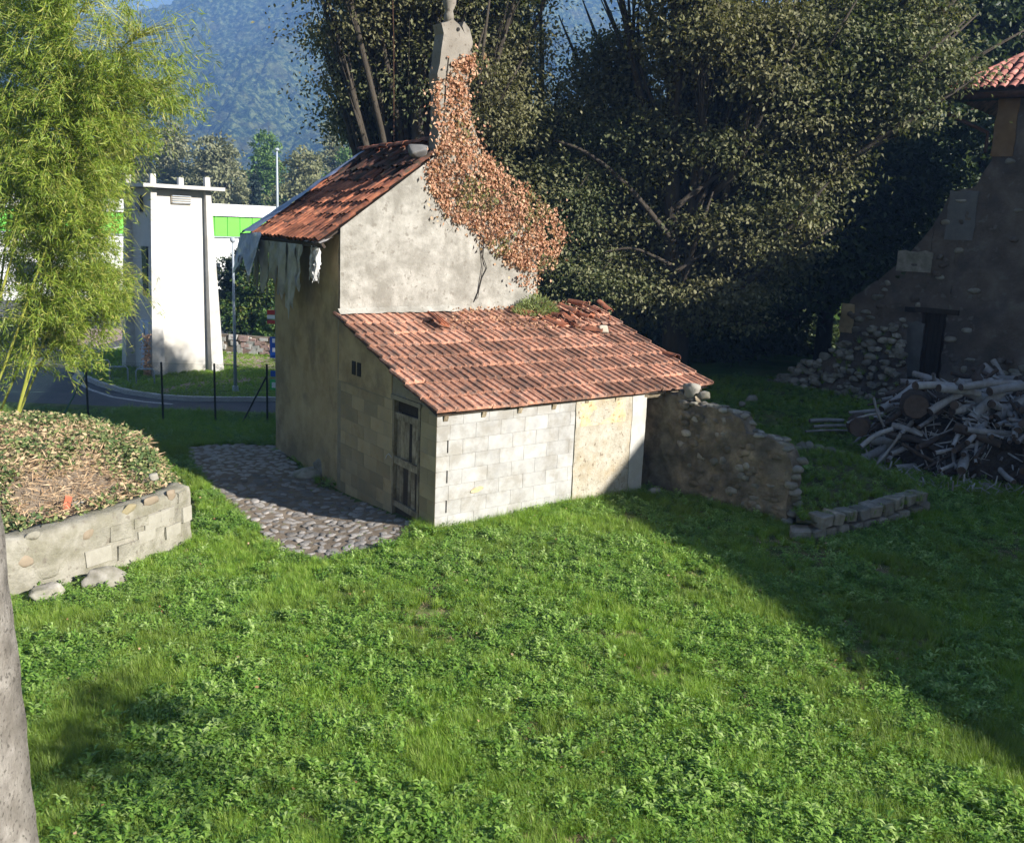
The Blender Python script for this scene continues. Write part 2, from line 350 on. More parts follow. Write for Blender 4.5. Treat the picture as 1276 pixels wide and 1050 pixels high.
# island round the tower, with its kerb
isl = [on_z(x, y, ZR + .13) for x, y in [(345, 497), (290, 497), (240, 496.5), (200, 494), (160, 488), (125, 478), (102, 468), (92, 459), (98, 450), (112, 443), (135, 437), (170, 430), (200, 424), (240, 424), (285, 436), (345, 443)]]
sheet('grass_island', isl, ZR + .17, m_grassfar)
mb = MB()
for i in range(len(isl) - 4):
    a, b = Vector((isl[i].x, isl[i].y, ZR + .1)), Vector((isl[i + 1].x, isl[i + 1].y, ZR + .1)); d = (b - a); L = d.length; d.normalize()
    mb.box((a + b) / 2, L + .05, .22, .24, d, Vector((-d.y, d.x, 0)))
mb.build('island_kerb', m_kerb, kind='structure')
sheet('pavement', [on_z(x, y, ZR + .06) for x, y in [(60, 447), (170, 418), (175, 407), (60, 412)]], ZR + .06, m_pave)
sheet('footpath', [on_z(x, y, ZR + .1) for x, y in [(276, 456), (345, 463), (345, 448), (284, 443)]], ZR + .2, m_pave)
sheet('dirt_track', [on_z(x, y, ZR + .1) for x, y in [(190, 490), (240, 478), (345, 470), (345, 475), (250, 483), (205, 493)]], ZR + .19, m_dirt)
mb = MB()   # painted edge line on the road
pl = [on_z(x, y, ZR + .05) for x, y in [(98, 462), (92, 470), (110, 484), (140, 494), (180, 500), (215, 503)]]
for a, b in zip(pl, pl[1:]):
    d = (b - a).normalized(); s = Vector((-d.y, d.x, 0)) * .09; k = len(mb.v)
    mb.v += [tuple(a + s), tuple(a - s), tuple(b - s), tuple(b + s)]; mb.f.append((k, k + 1, k + 2, k + 3))
for v_ in range(len(mb.v)): mb.v[v_] = (mb.v[v_][0], mb.v[v_][1], ZR + .036)
mb.build('road_line', m_kerb, kind='structure')

# mountain: a folded, wooded slope closing the valley
ridge_px = [(-700, 170), (-200, 130), (0, 100), (110, 52), (200, 42), (240, 24), (330, -18), (500, -70), (660, -40), (740, -5), (800, 22), (900, 70), (1050, 120), (1300, 150), (1700, 190)]
def ridge_y(x):
    for (a, b), (c, d) in zip(ridge_px, ridge_px[1:]):
        if a <= x <= c: return b + (d - b) * (x - a) / (c - a)
    return ridge_px[-1][1]
cols = list(np.linspace(-700, -40, 50)) + list(np.linspace(-38, 860, 560)) + list(np.linspace(864, 1700, 50))
NR = 230; Vm = []
D0, D1 = 560.0, 1450.0
for j in range(NR + 14):
    t = j / (NR - 1)
    for c in cols:
        hx = (c - CXP) / FPX; dist = D0 + (D1 - D0) * t
        el = (281 + .042 * (c - CXP) - ridge_y(c)) / FPX
        top = el * D1 * math.sqrt(1 + hx * hx) * .98
        x, y = hx * dist, dist
        if t <= 1: z = -4 + (top + 4) * (t ** 1.3)
        else: z = top - (t - 1) * 900
        n1 = noise.noise((x * .004 + 5, y * .0025, 1)); n1 = abs(n1)
        fold = -(n1 * 75) * math.sin(math.pi * min(1, t))
        z += fold * 1.6 * (.4 + t) + 14 * noise.noise((x * .012, y * .012, 4)) * min(1, 3 * t) * (1 - .6 * t)
        cell = noise.noise((x * .06, y * .06, z * .04)) * 6 + noise.noise((x * .17, y * .17, z * .1)) * 6
        Vm.append((x, y, max(z + cell, -6)))
nc = len(cols); Fm = np.array([(j * nc + i, j * nc + i + 1, (j + 1) * nc + i + 1, (j + 1) * nc + i) for j in range(NR + 13) for i in range(nc - 1)])
o = link('mountain', npmesh('mountain', np.array(Vm), Fm, m_forest, smooth=True)); o['kind'] = 'structure'

# the air of the valley
hz = MB(); hz.box((0, 780, 226), 3900, 1700, 468)
hm = bpy.data.materials.new('valley_air'); hm.use_nodes = True; ht = hm.node_tree; ht.nodes.clear()
pv = ht.nodes.new('ShaderNodeVolumePrincipled'); pv.inputs['Color'].default_value = (.25, .49, 1.0, 1); pv.inputs['Density'].default_value = .00060
ho = ht.nodes.new('ShaderNodeOutputMaterial'); ht.links.new(pv.outputs[0], ho.inputs['Volume'])
o = hz.build('haze', hm); o['kind'] = 'stuff'

# ================================================================== FAR THINGS
def leafcloud(blobs, n, mean, spread=.28, shell=.65):
    """cluster centres on the outer part of blobs [(centre, (rx,ry,rz))], then points round them"""
    vol = np.array([b[1][0] * b[1][1] * b[1][2] for b in blobs]) ** .67; vol /= vol.sum()
    k = np.random.choice(len(blobs), n, p=vol); C = np.array([b[0] for b in blobs], float)[k]; Rr = np.array([b[1] for b in blobs], float)[k]
    d = unit(np.random.normal(size=(n, 3))); r = shell + (1 - shell) * np.random.rand(n, 1)
    return C + d * Rr * r, d, k
def tree(label, base, h, blobs, nclust, per, L, W, mat, trunk_r, group, cat='tree', name='tree', spread=.5, limbs=None, twig=True, cmat=None, droop=.3, rtint=None):
    base = Vector(base); tr = empty(name, base, label, cat, group)
    bl = [((b[0][0], b[0][1], b[0][2]), b[1]) for b in blobs]
    Cc, Dd, kk = leafcloud(bl, nclust, 1)
    cs_ = np.repeat(np.random.uniform(.5, 1.35, (nclust, 1)), per, 0); Pn = np.repeat(Cc, per, 0) + np.random.normal(size=(nclust * per, 3)) * np.array([spread, spread, spread * .34]) * cs_
    Dn = np.repeat(Dd, per, 0) * .7 + np.random.normal(size=Pn.shape) * .7; Dn[:, 2] -= droop
    Nn = np.random.normal(size=Pn.shape) * .42 + np.repeat(np.random.normal(size=(nclust, 3)) * .35 + Cc * 0 + Dd * .35, per, 0) + np.array([.15, -.15, .9])
    rnd = np.clip(np.repeat(np.random.rand(nclust), per) * .6 + np.random.rand(len(Pn)) * .4, 0, 1)
    if rtint is not None: rnd = rtint(Pn, rnd)
    me = leaf_mesh('crown', Pn, Dn, np.random.uniform(.7, 1.2, len(Pn)) * L, np.random.uniform(.7, 1.2, len(Pn)) * W, mat, rnd, N=Nn)
    o = link('crown', me, tr); o['kind'] = 'stuff'
    mb = MB(); tp = Vector((0, 0, 0)); tops = []
    path = [Vector((0, 0, -.4)), Vector((R.uniform(-.1, .1) * trunk_r, 0, h * .2)), Vector((R.uniform(-1, 1) * trunk_r, R.uniform(-1, 1) * trunk_r, h * .5)), Vector((R.uniform(-2, 2) * trunk_r, 0, h * .85))]
    mb.tube(path, [trunk_r * 1.2, trunk_r, trunk_r * .7, trunk_r * .25], 10)
    mb.build('trunk', m_bark, tr, True)
    mb = MB(); starts = []
    for b in bl:
        c = Vector(b[0]); s0 = path[1].lerp(path[2], R.uniform(0, 1)); s0.z = min(s0.z, max(h * .2, c.z - .15 * h))
        mid = s0.lerp(c, .5) + Vector((R.uniform(-.4, .4), R.uniform(-.4, .4), -.06 * h * R.random()))
        mb.tube([s0, mid, c, c + (c - mid) * .5], [trunk_r * .45, trunk_r * .3, trunk_r * .18, trunk_r * .05], 6); starts.append((mid, c))
    if twig:
        for i in range(0, nclust, 2):
            m_, c = starts[kk[i]]; q = Vector(Cc[i]); s0 = m_.lerp(c, R.random())
            mb.tube([s0, s0.lerp(q, .5) + Vector((0, 0, R.uniform(-.1, .25))), q], [trunk_r * .09, trunk_r * .06, trunk_r * .02], 3, cap=False)
    o = mb.build('branch', m_bark, tr, True, recalc=False); o['kind'] = 'stuff'
    return tr
def blobs_px(lst, Y, base, depth=1.0):
    """crown lumps given where they are seen: (px, py, radius_px, radius_py) at distance Y"""
    out = []
    for q in lst:
        yy = Y + (q[4] if len(q) > 4 else R.uniform(-1, 1) * depth)
        c = on_y(q[0], q[1], yy) - Vector(base); s = yy / FPX
        out.append(((c.x, c.y, c.z), (q[2] * s * .9, (q[2] + q[3]) * .45 * s, q[3] * s * .85)))
        for _ in range(3):
            a = R.uniform(0, 6.28); k = R.uniform(.7, 1.15); sr = R.uniform(.3, .55)
            out.append(((c.x + math.cos(a) * q[2] * s * k, c.y - R.uniform(-.2, .9) * q[2] * s, c.z + math.sin(a) * q[3] * s * k), (q[2] * s * sr, q[2] * s * sr, q[3] * s * sr * .7)))
    return out
def fartree(label, px, ptop, pw, Y, mat, L=.5, n=420, nblob=9, group='trees across the valley road', conifer=False, lo=None):
    top = on_y(px, ptop, Y); base = Vector((top.x, Y, gz(top.x, Y))); H = top.z - base.z; wr = pw * .5 * Y / FPX
    bl = []
    for i in range(nblob):
        u = i / (nblob - 1); hh = H * (.28 + .58 * u); k = (math.sin(math.pi * (.25 + .68 * u)) if not conifer else 1.15 - u)
        a = i * 2.4; bl.append(((math.cos(a) * wr * .45 * k, math.sin(a) * wr * .45 * k, hh), (wr * .62 * k, wr * .62 * k, H * .16)))
    bl.append(((0, 0, H * .86), (wr * (.3 if conifer else .45), wr * .4, H * .13)))
    return tree(label, base, H, bl, n, 26, L, L * .55, mat, .018 * H, group, spread=wr * .13, twig=False)
fartree('tall dark evergreen behind the bamboo leaves', 150, 128, 90, 120, m_leaf_pale)
fartree('grey-green willow directly above the left half of the tower', 212, 148, 84, 118, m_leaf_willow, n=520)
fartree('broad grey-green willow above the right half of the tower', 268, 165, 92, 112, m_leaf_willow, n=560)
fartree('fresh green tree between the willows and the lamp post', 330, 162, 66, 130, m_leaf_fresh, n=420)
fartree('narrow dark conifer low beside the broad willow', 318, 214, 26, 108, m_leaf_conifer, n=260, conifer=True)
fartree('low pale olive tree to the right of the distant lamp post', 378, 184, 88, 112, m_leaf_pale, n=520)
fartree('slim pale poplar at the foot of the mountain', 414, 136, 44, 150, m_leaf_pale, n=300)
fartree('green tree just left of the big dark tree', 442, 158, 70, 135, m_leaf_fresh, n=360)
fartree('pale tree hidden behind the hut roof', 480, 180, 110, 128, m_leaf_pale, n=400)
for k, px in enumerate((-120, -30, 50)): fartree(['grey willow at far left behind the bamboo', 'second grey willow from the left behind the bamboo', 'green poplar behind the bamboo culms'][k], px, 150 + 12 * k, 100, 120, (m_leaf_willow, m_leaf_pale, m_leaf_fresh)[k], n=260)

# industrial hall with the green band
hall = empty('industrial_hall', (-42, 82, -3), 'long white industrial hall with a bright green band under its roof edge', 'industrial building')
A = on_y(20, 270, 78); B = on_y(352, 270, 94); ax_ = Vector((B.x - A.x, B.y - A.y, 0)); Lh = ax_.length + 22; ax_.normalize(); ay_ = Vector((-ax_.y, ax_.x, 0)); A0 = Vector((A.x, A.y, 0)) - ax_ * 12
hl = lambda s, d, z: A0 + ax_ * s + ay_ * d + Vector((0, 0, z)) - hall.location
mb = MB(); mb.box(hl(Lh / 2, 10, .5), Lh, 20, 7.4, ax_, ay_); mb.build('wall', m_panel, hall)
mb = MB(); mb.box(hl(Lh / 2, 10, 5.05), Lh + .5, 20.9, 1.1, ax_, ay_); mb.build('roof_edge', m_panel, hall)
step = 1.25; gp = MB(); gp.box((0, 0, 0), step - .06, .12, 1.75, ax_, ay_); gme = None
for i in range(int(Lh / step)):
    o = (gp.build('green_panel', m_green, hall) if gme is None else link('green_panel', gme, hall)); gme = o.data
    o.location = hl((i + .5) * step, -.12 - .07, 3.55)
mb = MB(); mb.box(hl(Lh / 2, -.05, 2.62), Lh, .3, .12, ax_, ay_); mb.build('gutter', m_metal, hall)
for i in range(9):
    mb = MB(); mb.box(hl(3 + i * 5, -.02, -.6), 2.6, .1, 1.6, ax_, ay_); mb.build('window', m_glass, hall)

# transformer tower
TO = Vector((-16.75, 43.6, ZR)); TU, TV = az(44), az(134)
tower = empty('transformer_tower', TO, 'tall white transformer tower with flared corner ribs and a flat slab roof', 'tower')
TW, TH = 3.15, 9.0
tl = lambda u, v, z: TU * u + TV * v + Vector((0, 0, z))
def frustum(u0, u1, v0, v1, z0, U0, U1, V0_, V1_, z1):
    mb = MB(); b = [tl(u0, v0, z0), tl(u1, v0, z0), tl(u1, v1, z0), tl(u0, v1, z0), tl(U0, V0_, z1), tl(U1, V0_, z1), tl(U1, V1_, z1), tl(U0, V1_, z1)]
    mb.v = [tuple(p) for p in b]; mb.f = [(0, 3, 2, 1), (4, 5, 6, 7), (0, 1, 5, 4), (1, 2, 6, 5), (2, 3, 7, 6), (3, 0, 4, 7)]; return mb
frustum(.25, TW - .25, .25, TW - .25, -.2, .38, TW - .32, .32, TW - .32, TH - .32).build('wall', m_white, tower)
for (u, v, su, sv) in ((0, 0, 1, 1), (TW, 0, -1, 1), (TW, TW, -1, -1), (0, TW, 1, -1)):
    a0, a1 = (u - .22 * su, u + .42 * su), (v - .22 * sv, v + .28 * sv); b0, b1 = (u + .16 * su, u + .40 * su), (v + .08 * sv, v + .28 * sv)
    frustum(*sorted(a0), *sorted(a1), -.2, *sorted(b0), *sorted(b1), TH + .32).build('corner_rib', m_rib, tower)
mb = MB(); mb.box(tl(TW / 2, TW / 2, TH - .2), TW + .75, TW + .75, .16, TU, TV); mb.build('roof_slab', m_rib, tower)
mb = MB(); mb.box(tl(TW * .52, .285, TH - .75), .95, .12, .42, TU, TV)
o = mb.build('vent', m_concrete, tower)
for i in range(4):
    q = MB(); q.box(tl(TW * .52, .20, TH - .9 + i * .1), .9, .06, .035, TU, TV, ); q.build('louvre', m_metal, o)
def tface(name, v, z, sv, sz, mat, d=.0):
    mb = MB(); mb.box(tl(.27 + d, v, z), .16, sv, sz, TU, TV); return mb.build(name, mat, tower)
tface('small_window', 1.75, TH - 1.0, .55, .75, m_glass); tface('slit_window', 1.25, 4.9, .55, 2.3, m_glass, .02)
dr = tface('door', 1.45, 1.35, .95, 2.5, m_bluedoor); mb = MB(); mb.box(tl(.17, 1.45, 1.35), .04, .04, 2.3, TU, TV); mb.build('door_seam', m_metal, dr)
for v in (.8, 2.15): tface('door_step', v, -.02, .25, .5, m_concrete, -.15)
P = np.array([(0 + R.gauss(0, .10) - .25, R.gauss(0, .1) - .25, R.uniform(0, 2.2) ** 1.0) for _ in range(700)]); P[:, 2] = np.random.rand(700) ** 1.6 * 2.1
cr = empty('red_creeper', TO, 'thin red-leaved creeper climbing the corner of the white tower', 'climbing plant')
o = link('creeper_leaves', leaf_mesh('creeper_leaves', P, np.random.normal(size=P.shape), .1, .08, m_leaf_ivy, np.random.rand(700) * .4 + .6), cr); o['kind'] = 'stuff'

# lamp posts
def lamp(label, px, pb, pt, Y, r):
    b = on_y(px, pb, Y); t = on_y(px, pt, Y); e = empty('street_lamp', b, label, 'street lamp', 'street lamps along the valley road'); H = t.z - b.z
    mb = MB(); mb.tube([(0, 0, -.2), (0, 0, H * .5), (0, 0, H)], [r, r * .8, r * .55], 10); mb.build('pole', m_metal, e, True)
    mb = MB(); mb.tube([(0, 0, H), (0, 0, H + .12), (0, 0, H + .2)], [r * 1.2, r * 1.6, r * .8], 12); mb.build('lamp_head', m_metal, e, True)
    mb = MB(); mb.tube([(0, 0, -.1), (0, 0, .25)], [r * 1.7, r * 1.7], 10); mb.build('base', m_metal, e)
lamp('grey steel lamp post standing on the grass just right of the white tower', 293.5, 488, 302, 40.3, .075)
lamp('distant lamp post rising between the willow and the pale olive tree', 346, 300, 188, 75, .12)
# cycle hoops on the island
for k, (px, py) in enumerate(((115, 468), (137, 477), (170, 480))):
    b = on_z(px, py, ZR + .15); mb = MB(); d = az(20) * .75
    mb.tube([(0, 0, -.1), Vector((0, 0, .62)), d * .08 + Vector((0, 0, .72)), d * .92 + Vector((0, 0, .72)), d + Vector((0, 0, .62)), d + Vector((0, 0, -.1))], .035, 8)
    o = mb.build('cycle_hoop', m_metal, smooth=True); o.location = b
    tag(o, ['steel cycle hoop nearest the road bend on the grass island', 'steel cycle hoop between its two neighbours on the grass island', 'steel cycle hoop closest to the white tower'][k], 'cycle stand', 'hoops on the grass island')
# small white marker posts by the side road
for k, (px, py) in enumerate(((107, 447), (112, 446), (96, 452))):
    b = on_z(px, py, ZR); mb = MB(); mb.tube([(0, 0, 0), (0, 0, .75), (0, 0, .85)], [.06, .06, .02], 8); o = mb.build('marker_post', m_signwhite, smooth=True); o.location = b
    tag(o, ['white marker post in the middle of three by the side road', 'white marker post nearest the tower by the side road', 'white marker post furthest left by the side road'][k], 'post', 'white marker posts by the side road')
# signs at the hut corner
sg = empty('sign_post', on_z(347, 492, ZR), 'road sign post with red-white, blue and green plates beside the hut wall', 'road sign')
mb = MB(); mb.tube([(0, 0, 0), (0, 0, 4.1)], .04, 8); mb.build('pole', m_metal, sg, True)
sgl = lambda z, sx, sz, mat, nm, x=-.12: (lambda q: (q.box((x, -.08, z), sx * .7, .04, sz * .8), q.build(nm, mat, sg))[1])(MB())
a = sgl(3.62, .62, .26, m_red, 'red_plate', -.22); sgl(3.42, .62, .2, m_signwhite, 'white_plate', -.22); sgl(3.2, .62, .2, m_red, 'red_plate', -.22)
sgl(2.1, .6, 1.15, m_blue, 'blue_plate'); sgl(.95, .55, .32, m_blue, 'blue_plate'); a = sgl(.45, .6, .6, m_signgreen, 'green_plate', -.14)
q = MB(); q.box((-.14, -.11, .45), .24, .02, .24); q.build('white_symbol', m_signwhite, a)
for zz in (2.4, 2.0): q = MB(); q.box((-.16, -.105, zz), .12, .02, .18); q.build('white_symbol', m_signwhite, sg)
# dry-stone bank and shrubs behind the path
bw = empty('garden_wall', on_z(310, 440, ZR), 'low pinkish stone garden wall behind the footpath and lamp post', 'wall')
a = on_z(276, 442, ZR) - bw.location; b = on_z(352, 448, ZR) - bw.location; d = (b - a); Lb = d.length; d.normalize(); nb = Vector((-d.y, d.x, 0))
mb = MB(); mb.box((a + b) / 2 + Vector((0, 0, .55)), Lb, .3, 1.25, d, nb); mb.build('wall_core', m_dirt, bw)
for k in range(46):
    s = R.uniform(.02, .98) * Lb; z = R.uniform(.1, 1.1); q = MB(); q.box(a + d * s - nb * .16 + Vector((0, 0, z)), R.uniform(.25, .5), .12, R.uniform(.18, .3), d, nb, jit=.04); q.build('stone', m_pave if k % 2 else m_kerb, bw)
def shrub(label, px, py, rx, ry, Y, mat, n=300, L=.14, group='shrubs behind the lamp post'):
    c = on_y(px, py, Y); base = Vector((c.x, Y, gz(c.x, Y))); s = Y / FPX; h = c.z - base.z
    bl = [((R.uniform(-.5, .5) * rx * s, R.uniform(-.4, .4) * rx * s, h + R.uniform(-.6, .6) * ry * s), (rx * s * .6, rx * s * .6, ry * s * .5)) for _ in range(7)]
    return tree(label, base, h + ry * s * .6, bl, n, 24, L, L * .55, mat, .06, group, cat='shrub', name='shrub', spread=rx * s * .12, twig=False)
shrub('dark shrub with yellowing leaves between the tower and the hut', 318, 365, 34, 62, 58, m_leaf_shrub, 520, .26)
shrub('darker shrub just behind the grey lamp post', 290, 370, 26, 60, 64, m_leaf_dark, 400, .26)
shrub('bright leafy bush low beside the hut corner', 338, 408, 20, 26, 54, m_leaf_fresh, 240, .2)
shrub('tall dark shrub half hidden by the hut wall', 350, 345, 30, 60, 62, m_leaf_shrub, 400, .26)

# fence along the yard edge
fence = empty('wire_fence', (0, 0, 0), 'chain-link fence with thin dark posts along the edge of the yard', 'fence')
fp = [(-14.0, 22.9)]
for x, yb in ((30, 540), (128, 525), (212, 527), (272, 521), (333, 518)):
    q = on_y(x, yb, 24.0); fp.append((q.x, 24.0 - (330 - x) * .004))
fp.append((-4.5, 24.2)); fp.append((-2.6, 24.3))
for i, (x, y) in enumerate(fp):
    z = gz(x, y); mb = MB(); mb.tube([(x, y, z - .3), (x, y, z + 1.56)], .027, 8); mb.build('post', m_dark_post, fence)
def brace(i, side, mat):
    x, y = fp[i]; z = gz(x, y); mb = MB(); x2 = x + side * .62; mb.tube([(x, y - .03, z + 1.25), (x2, y - .35, gz(x2, y) - .05)], .022, 8); mb.build('brace', mat, fence)
brace(2, -1, m_green_post); brace(5, -1, m_dark_post)
mb = MB(); Hf = 1.5
for (x0, y0), (x1, y1) in zip(fp, fp[1:]):
    Lf = math.hypot(x1 - x0, y1 - y0); st = .075; n = int((Lf + Hf) / st)
    P0 = lambda s, h: Vector((x0 + (x1 - x0) * s / Lf, y0 + (y1 - y0) * s / Lf, gz(x0 + (x1 - x0) * s / Lf, y0 + (y1 - y0) * s / Lf) + .03 + h))
    for k in range(n):
        s = k * st; lo = max(0, s - Lf); hi = min(Hf, s)
        if hi > lo:
            mb.tube([P0(s - lo, lo), P0(s - hi, hi)], .0016, 3, cap=False); mb.tube([P0(Lf - s + lo, lo), P0(Lf - s + hi, hi)], .0016, 3, cap=False)
    for h in (.02, .75, 1.5): mb.tube([P0(0, h), P0(Lf, h)], .003, 4, cap=False)
o = mb.build('wire_mesh', m_wire, fence, recalc=False); o['kind'] = 'stuff'

# ================================================================== THE STONE HUT
C0 = Vector((-1.16, 14.34, 0)); TC = Vector((-3.2, 17.2, 0))
U = az(38.1); VL = (TC - C0).normalized(); VT = az(121); NF = Vector((U.y, -U.x, 0)); UP = Vector((0, 0, 1))
DL = (TC - C0).length; NL = Vector((-VL.y, VL.x, 0)); LU = 4.58
hut = empty('stone_hut', C0, 'small rendered stone hut with a red-tiled lean-to, wooden door and tall gable', 'hut')
def H(o): return o
def hb(mb, name, mat, parent=hut, smooth=False, kind=None):
    off = C0
    mb.v = [tuple(Vector(v) - off) for v in mb.v]; o = mb.build(name, mat, parent, smooth, kind); return o
zroof = lambda d: 1.93 + (3.06 - 1.93) * d / (DL * .997)      # underside of the lean-to roof, d metres behind the front wall
V90 = -NF                                                       # straight back from the front wall
DB = (TC - C0).dot(V90)
# front wall core + blocks
mb = MB(); mb.prism([C0 + V90 * .006 + U * .03 + UP * -.5, C0 + V90 * .006 + U * 2.86 + UP * -.5, C0 + V90 * .006 + U * 2.86 + UP * 1.93, C0 + V90 * .006 + U * .03 + UP * 1.93], V90 * .24)
core = hb(mb, 'front_wall', m_mortar)
course = .245
def blocks(O, D, Nn, length, ztop, mat, parent, holes=(), z0=-.245 + .02, bl=.5, name='block', proud=.0028, zmin=-9):
    i = 0; z = z0; zt = ztop if callable(ztop) else (lambda s: ztop)
    while z < 3.2:
        s = -(bl / 2 if i % 2 else 0.0)
        while s < length - .02:
            a = max(s, .0); b = min(s + bl, length); s += bl
            if b - a < .07: continue
            segs = [(a, b)]
            for (h0, h1, hz0, hz1) in holes:
                if z + course > hz0 and z < hz1:
                    ns = []
                    for (p, q) in segs:
                        if q <= h0 or p >= h1: ns.append((p, q))
                        else:
                            if h0 - p > .06: ns.append((p, h0))
                            if q - h1 > .06: ns.append((h1, q))
                    segs = ns
            for (p, q) in segs:
                top = min(z + course - .003, min(zt(p), zt(q)))
                if top - z < .05 or z < zmin: continue
                g = .002; t = proud + R.uniform(-.001, .001)
                mbk = MB(); e = .003; P = lambda s_, z_, n_: O + D * s_ + UP * z_ + Nn * n_
                o4 = [(p + g, z + .003), (q - g, z + .003), (q - g, top), (p + g, top)]
                back = [P(x, y, -.03) for x, y in o4]; mid = [P(x, y, t - .0015) for x, y in o4]
                fr = [P(x + (e if k in (0, 3) else -e), y + (e if k < 2 else -e), t) for k, (x, y) in enumerate(o4)]
                mbk.v = [tuple(v - O - D * p - UP * z) for v in back + mid + fr]
                mbk.f = [(8, 9, 10, 11)] + [(k, (k + 1) % 4, 4 + (k + 1) % 4, 4 + k) for k in range(4)] + [(4 + k, 4 + (k + 1) % 4, 8 + (k + 1) % 4, 8 + k) for k in range(4)]
                o = mbk.build(name, mat, parent); o.location = O + D * p + UP * z - C0
        z += course; i += 1
blocks(C0, U, NF, 2.86, 1.92, m_block, core)
for zz in (.42, .91, 1.40):     # open head joints by the corner
    mb = MB(); mb.box(C0 + U * .21 + NF * .009 + UP * zz, .014, .012, .2, U, V90); hb(mb, 'open_joint', m_dark, core)
mb = MB(); pts = [C0 + U * (.80 + .13 * math.cos(a)) + NF * .013 + UP * (.62 + .045 * math.sin(a) + .02 * math.cos(a)) for a in np.linspace(0, 6.28, 13)[:-1]]
mb.prism(pts, NF * .006); hb(mb, 'render_patch', m_foam, core)
# rendered right third, white end pier
def slab(O, D, n_, s0, s1, z0, ztop, th, amp=.02, step=.09, base=.0, fq=2.2):
    """wall skin standing on direction D with a rough face; ztop(s)"""
    ns = max(2, int((s1 - s0) / step)); nzv = max(2, int((ztop((s0 + s1) / 2) - z0) / step)); mb = MB(); F0 = []; B0 = []
    for j in range(nzv + 1):
        fr = []; bk = []
        for i in range(ns + 1):
            s = s0 + (s1 - s0) * i / ns; z = z0 + (ztop(s) - z0) * j / nzv; p = O + D * s + UP * z
            dd = amp * (fbm(p.x * fq + 7, p.y * fq, p.z * fq, 4)) if 0 < i < ns else amp * .6 * fbm(p.x * 3, p.y * 3, p.z * 3, 3)
            e = D * (amp * .9 * fbm(p.z * 3.1, i, 4.4, 3)) if i in (0, ns) else Vector((0, 0, 0))
            e2 = UP * (amp * .8 * fbm(s * 3.3, 1.7, 2.2, 3)) if j == nzv else Vector((0, 0, 0))
            fr.append(p + n_ * (base + dd) + e + e2); bk.append(p - n_ * th + n_ * amp * .5 * fbm(p.x * 2, p.z * 2, 9, 2) + e + e2)
        F0.append(fr); B0.append(bk)
    mb.quadgrid(F0); mb.quadgrid(B0); mb.quadgrid([F0[-1], B0[-1]]); mb.quadgrid([[r[0] for r in F0], [r[0] for r in B0]]); mb.quadgrid([[r[-1] for r in F0], [r[-1] for r in B0]])
    return mb
rp = hb(slab(C0, U, NF, 2.865, 4.22, -.4, lambda s: 1.93, .24, .016, .05, .022), 'rough_wall_panel', m_pebbledash, smooth=True)
hb(slab(C0, U, NF, 4.225, 4.58, -.4, lambda s: 1.93, .24, .012, .06, .03), 'end_pier', m_limewash, smooth=True)
hb(slab(C0, U, NF, 2.95, 4.05, 1.45, lambda s: 1.88 - .03 * math.sin(s * 7), .0, .03, .05, .024), 'yellowed_patch', m_foam, rp, smooth=True)
# left wall of the lean-to
lt = lambda s: zroof(s) - .0
dh = (.50, 1.42, -.2, 1.93)      # door opening (s along VL)
mb = MB(); O = C0 - NL * 0
def lw(s0, s1, z0, zt0, zt1): mb.prism([O + VL * s0 + UP * z0, O + VL * s1 + UP * z0, O + VL * s1 + UP * zt1, O + VL * s0 + UP * zt0], -NL * .2)
Os = O; lw(.035, dh[0], -.6, lt(0), lt(dh[0])); lw(dh[1], DL + .1, -.6, lt(dh[1]), lt(DL) + .03); lw(dh[0], dh[1], dh[3], lt(dh[0]), lt(dh[1])); lw(dh[0], dh[1], -.6, -.12, -.12)
side = hb(mb, 'side_wall', m_mortar_side)
blocks(C0, VL, NL, DL - .05, lambda s: min(lt(s) - .04, 1.9 if s > 1.45 else 9), m_block_side, side, holes=(dh,), z0=-.245 * 2 + .02, zmin=-.5)
sl = hb(slab(C0, VL, NL, 1.46, DL, 1.925, lambda s: lt(s) - .02, .0, .01, .08, .022), 'upper_render', m_plaster_side, side, smooth=True)
for s in (2.66, 2.87):
    mb = MB(); mb.box(C0 + VL * s + NL * .03 + UP * 2.24, .13, .02, .24, VL, NL); hb(mb, 'vent_hole', m_dark, side)
mb = MB(); mb.box(C0 + VL * (dh[0] + dh[1]) / 2 + NL * .02 + UP * 1.975, 1.0, .03, .07, VL, NL); hb(mb, 'lintel', m_mortar_side, side)
# door: frame, planks, rails, wire latch
door = empty('door'); door.parent = hut
dp = lambda s, z, n=0: C0 + VL * s + UP * z + NL * n
def dbox(name, s0, s1, z0, z1, n, th, mat=None, tilt=0.0, par=None):
    mb = MB(); c = dp((s0 + s1) / 2, (z0 + z1) / 2, n); ax = (VL * math.cos(tilt) + UP * math.sin(tilt)); aw = (UP * math.cos(tilt) - VL * math.sin(tilt))
    mb.box(c, s1 - s0, th, z1 - z0, ax, NL, aw, jit=.004); return hb(mb, name, mat or m_wood, par or door)
dbox('jamb', dh[0], dh[0] + .05, -.1, 1.93, -.03, .1); dbox('jamb', dh[1] - .05, dh[1], -.1, 1.93, -.03, .1)
dbox('back_board', dh[0] + .05, dh[1] - .05, -.1, 1.93, -.14, .02, m_dark)
s = dh[0] + .07
for k, wd in enumerate((.15, .14, .08, .15, .13, .10)):
    dk = k in (2,)
    dbox('plank', s, s + wd, .93 + R.uniform(-.02, .02), 1.66, -.055 - R.random() * .02, .03, m_oldwood if dk else m_wood, R.uniform(-.02, .02))
    dbox('plank', s, s + wd, .18 + R.uniform(-.02, .02), .86, -.05 - R.random() * .02, .03, m_oldwood if k in (0, 3) else m_wood, R.uniform(-.02, .02)); s += wd + .006
dbox('top_panel', dh[0] + .06, dh[1] - .06, 1.74, 1.92, -.08, .03, m_oldwood)
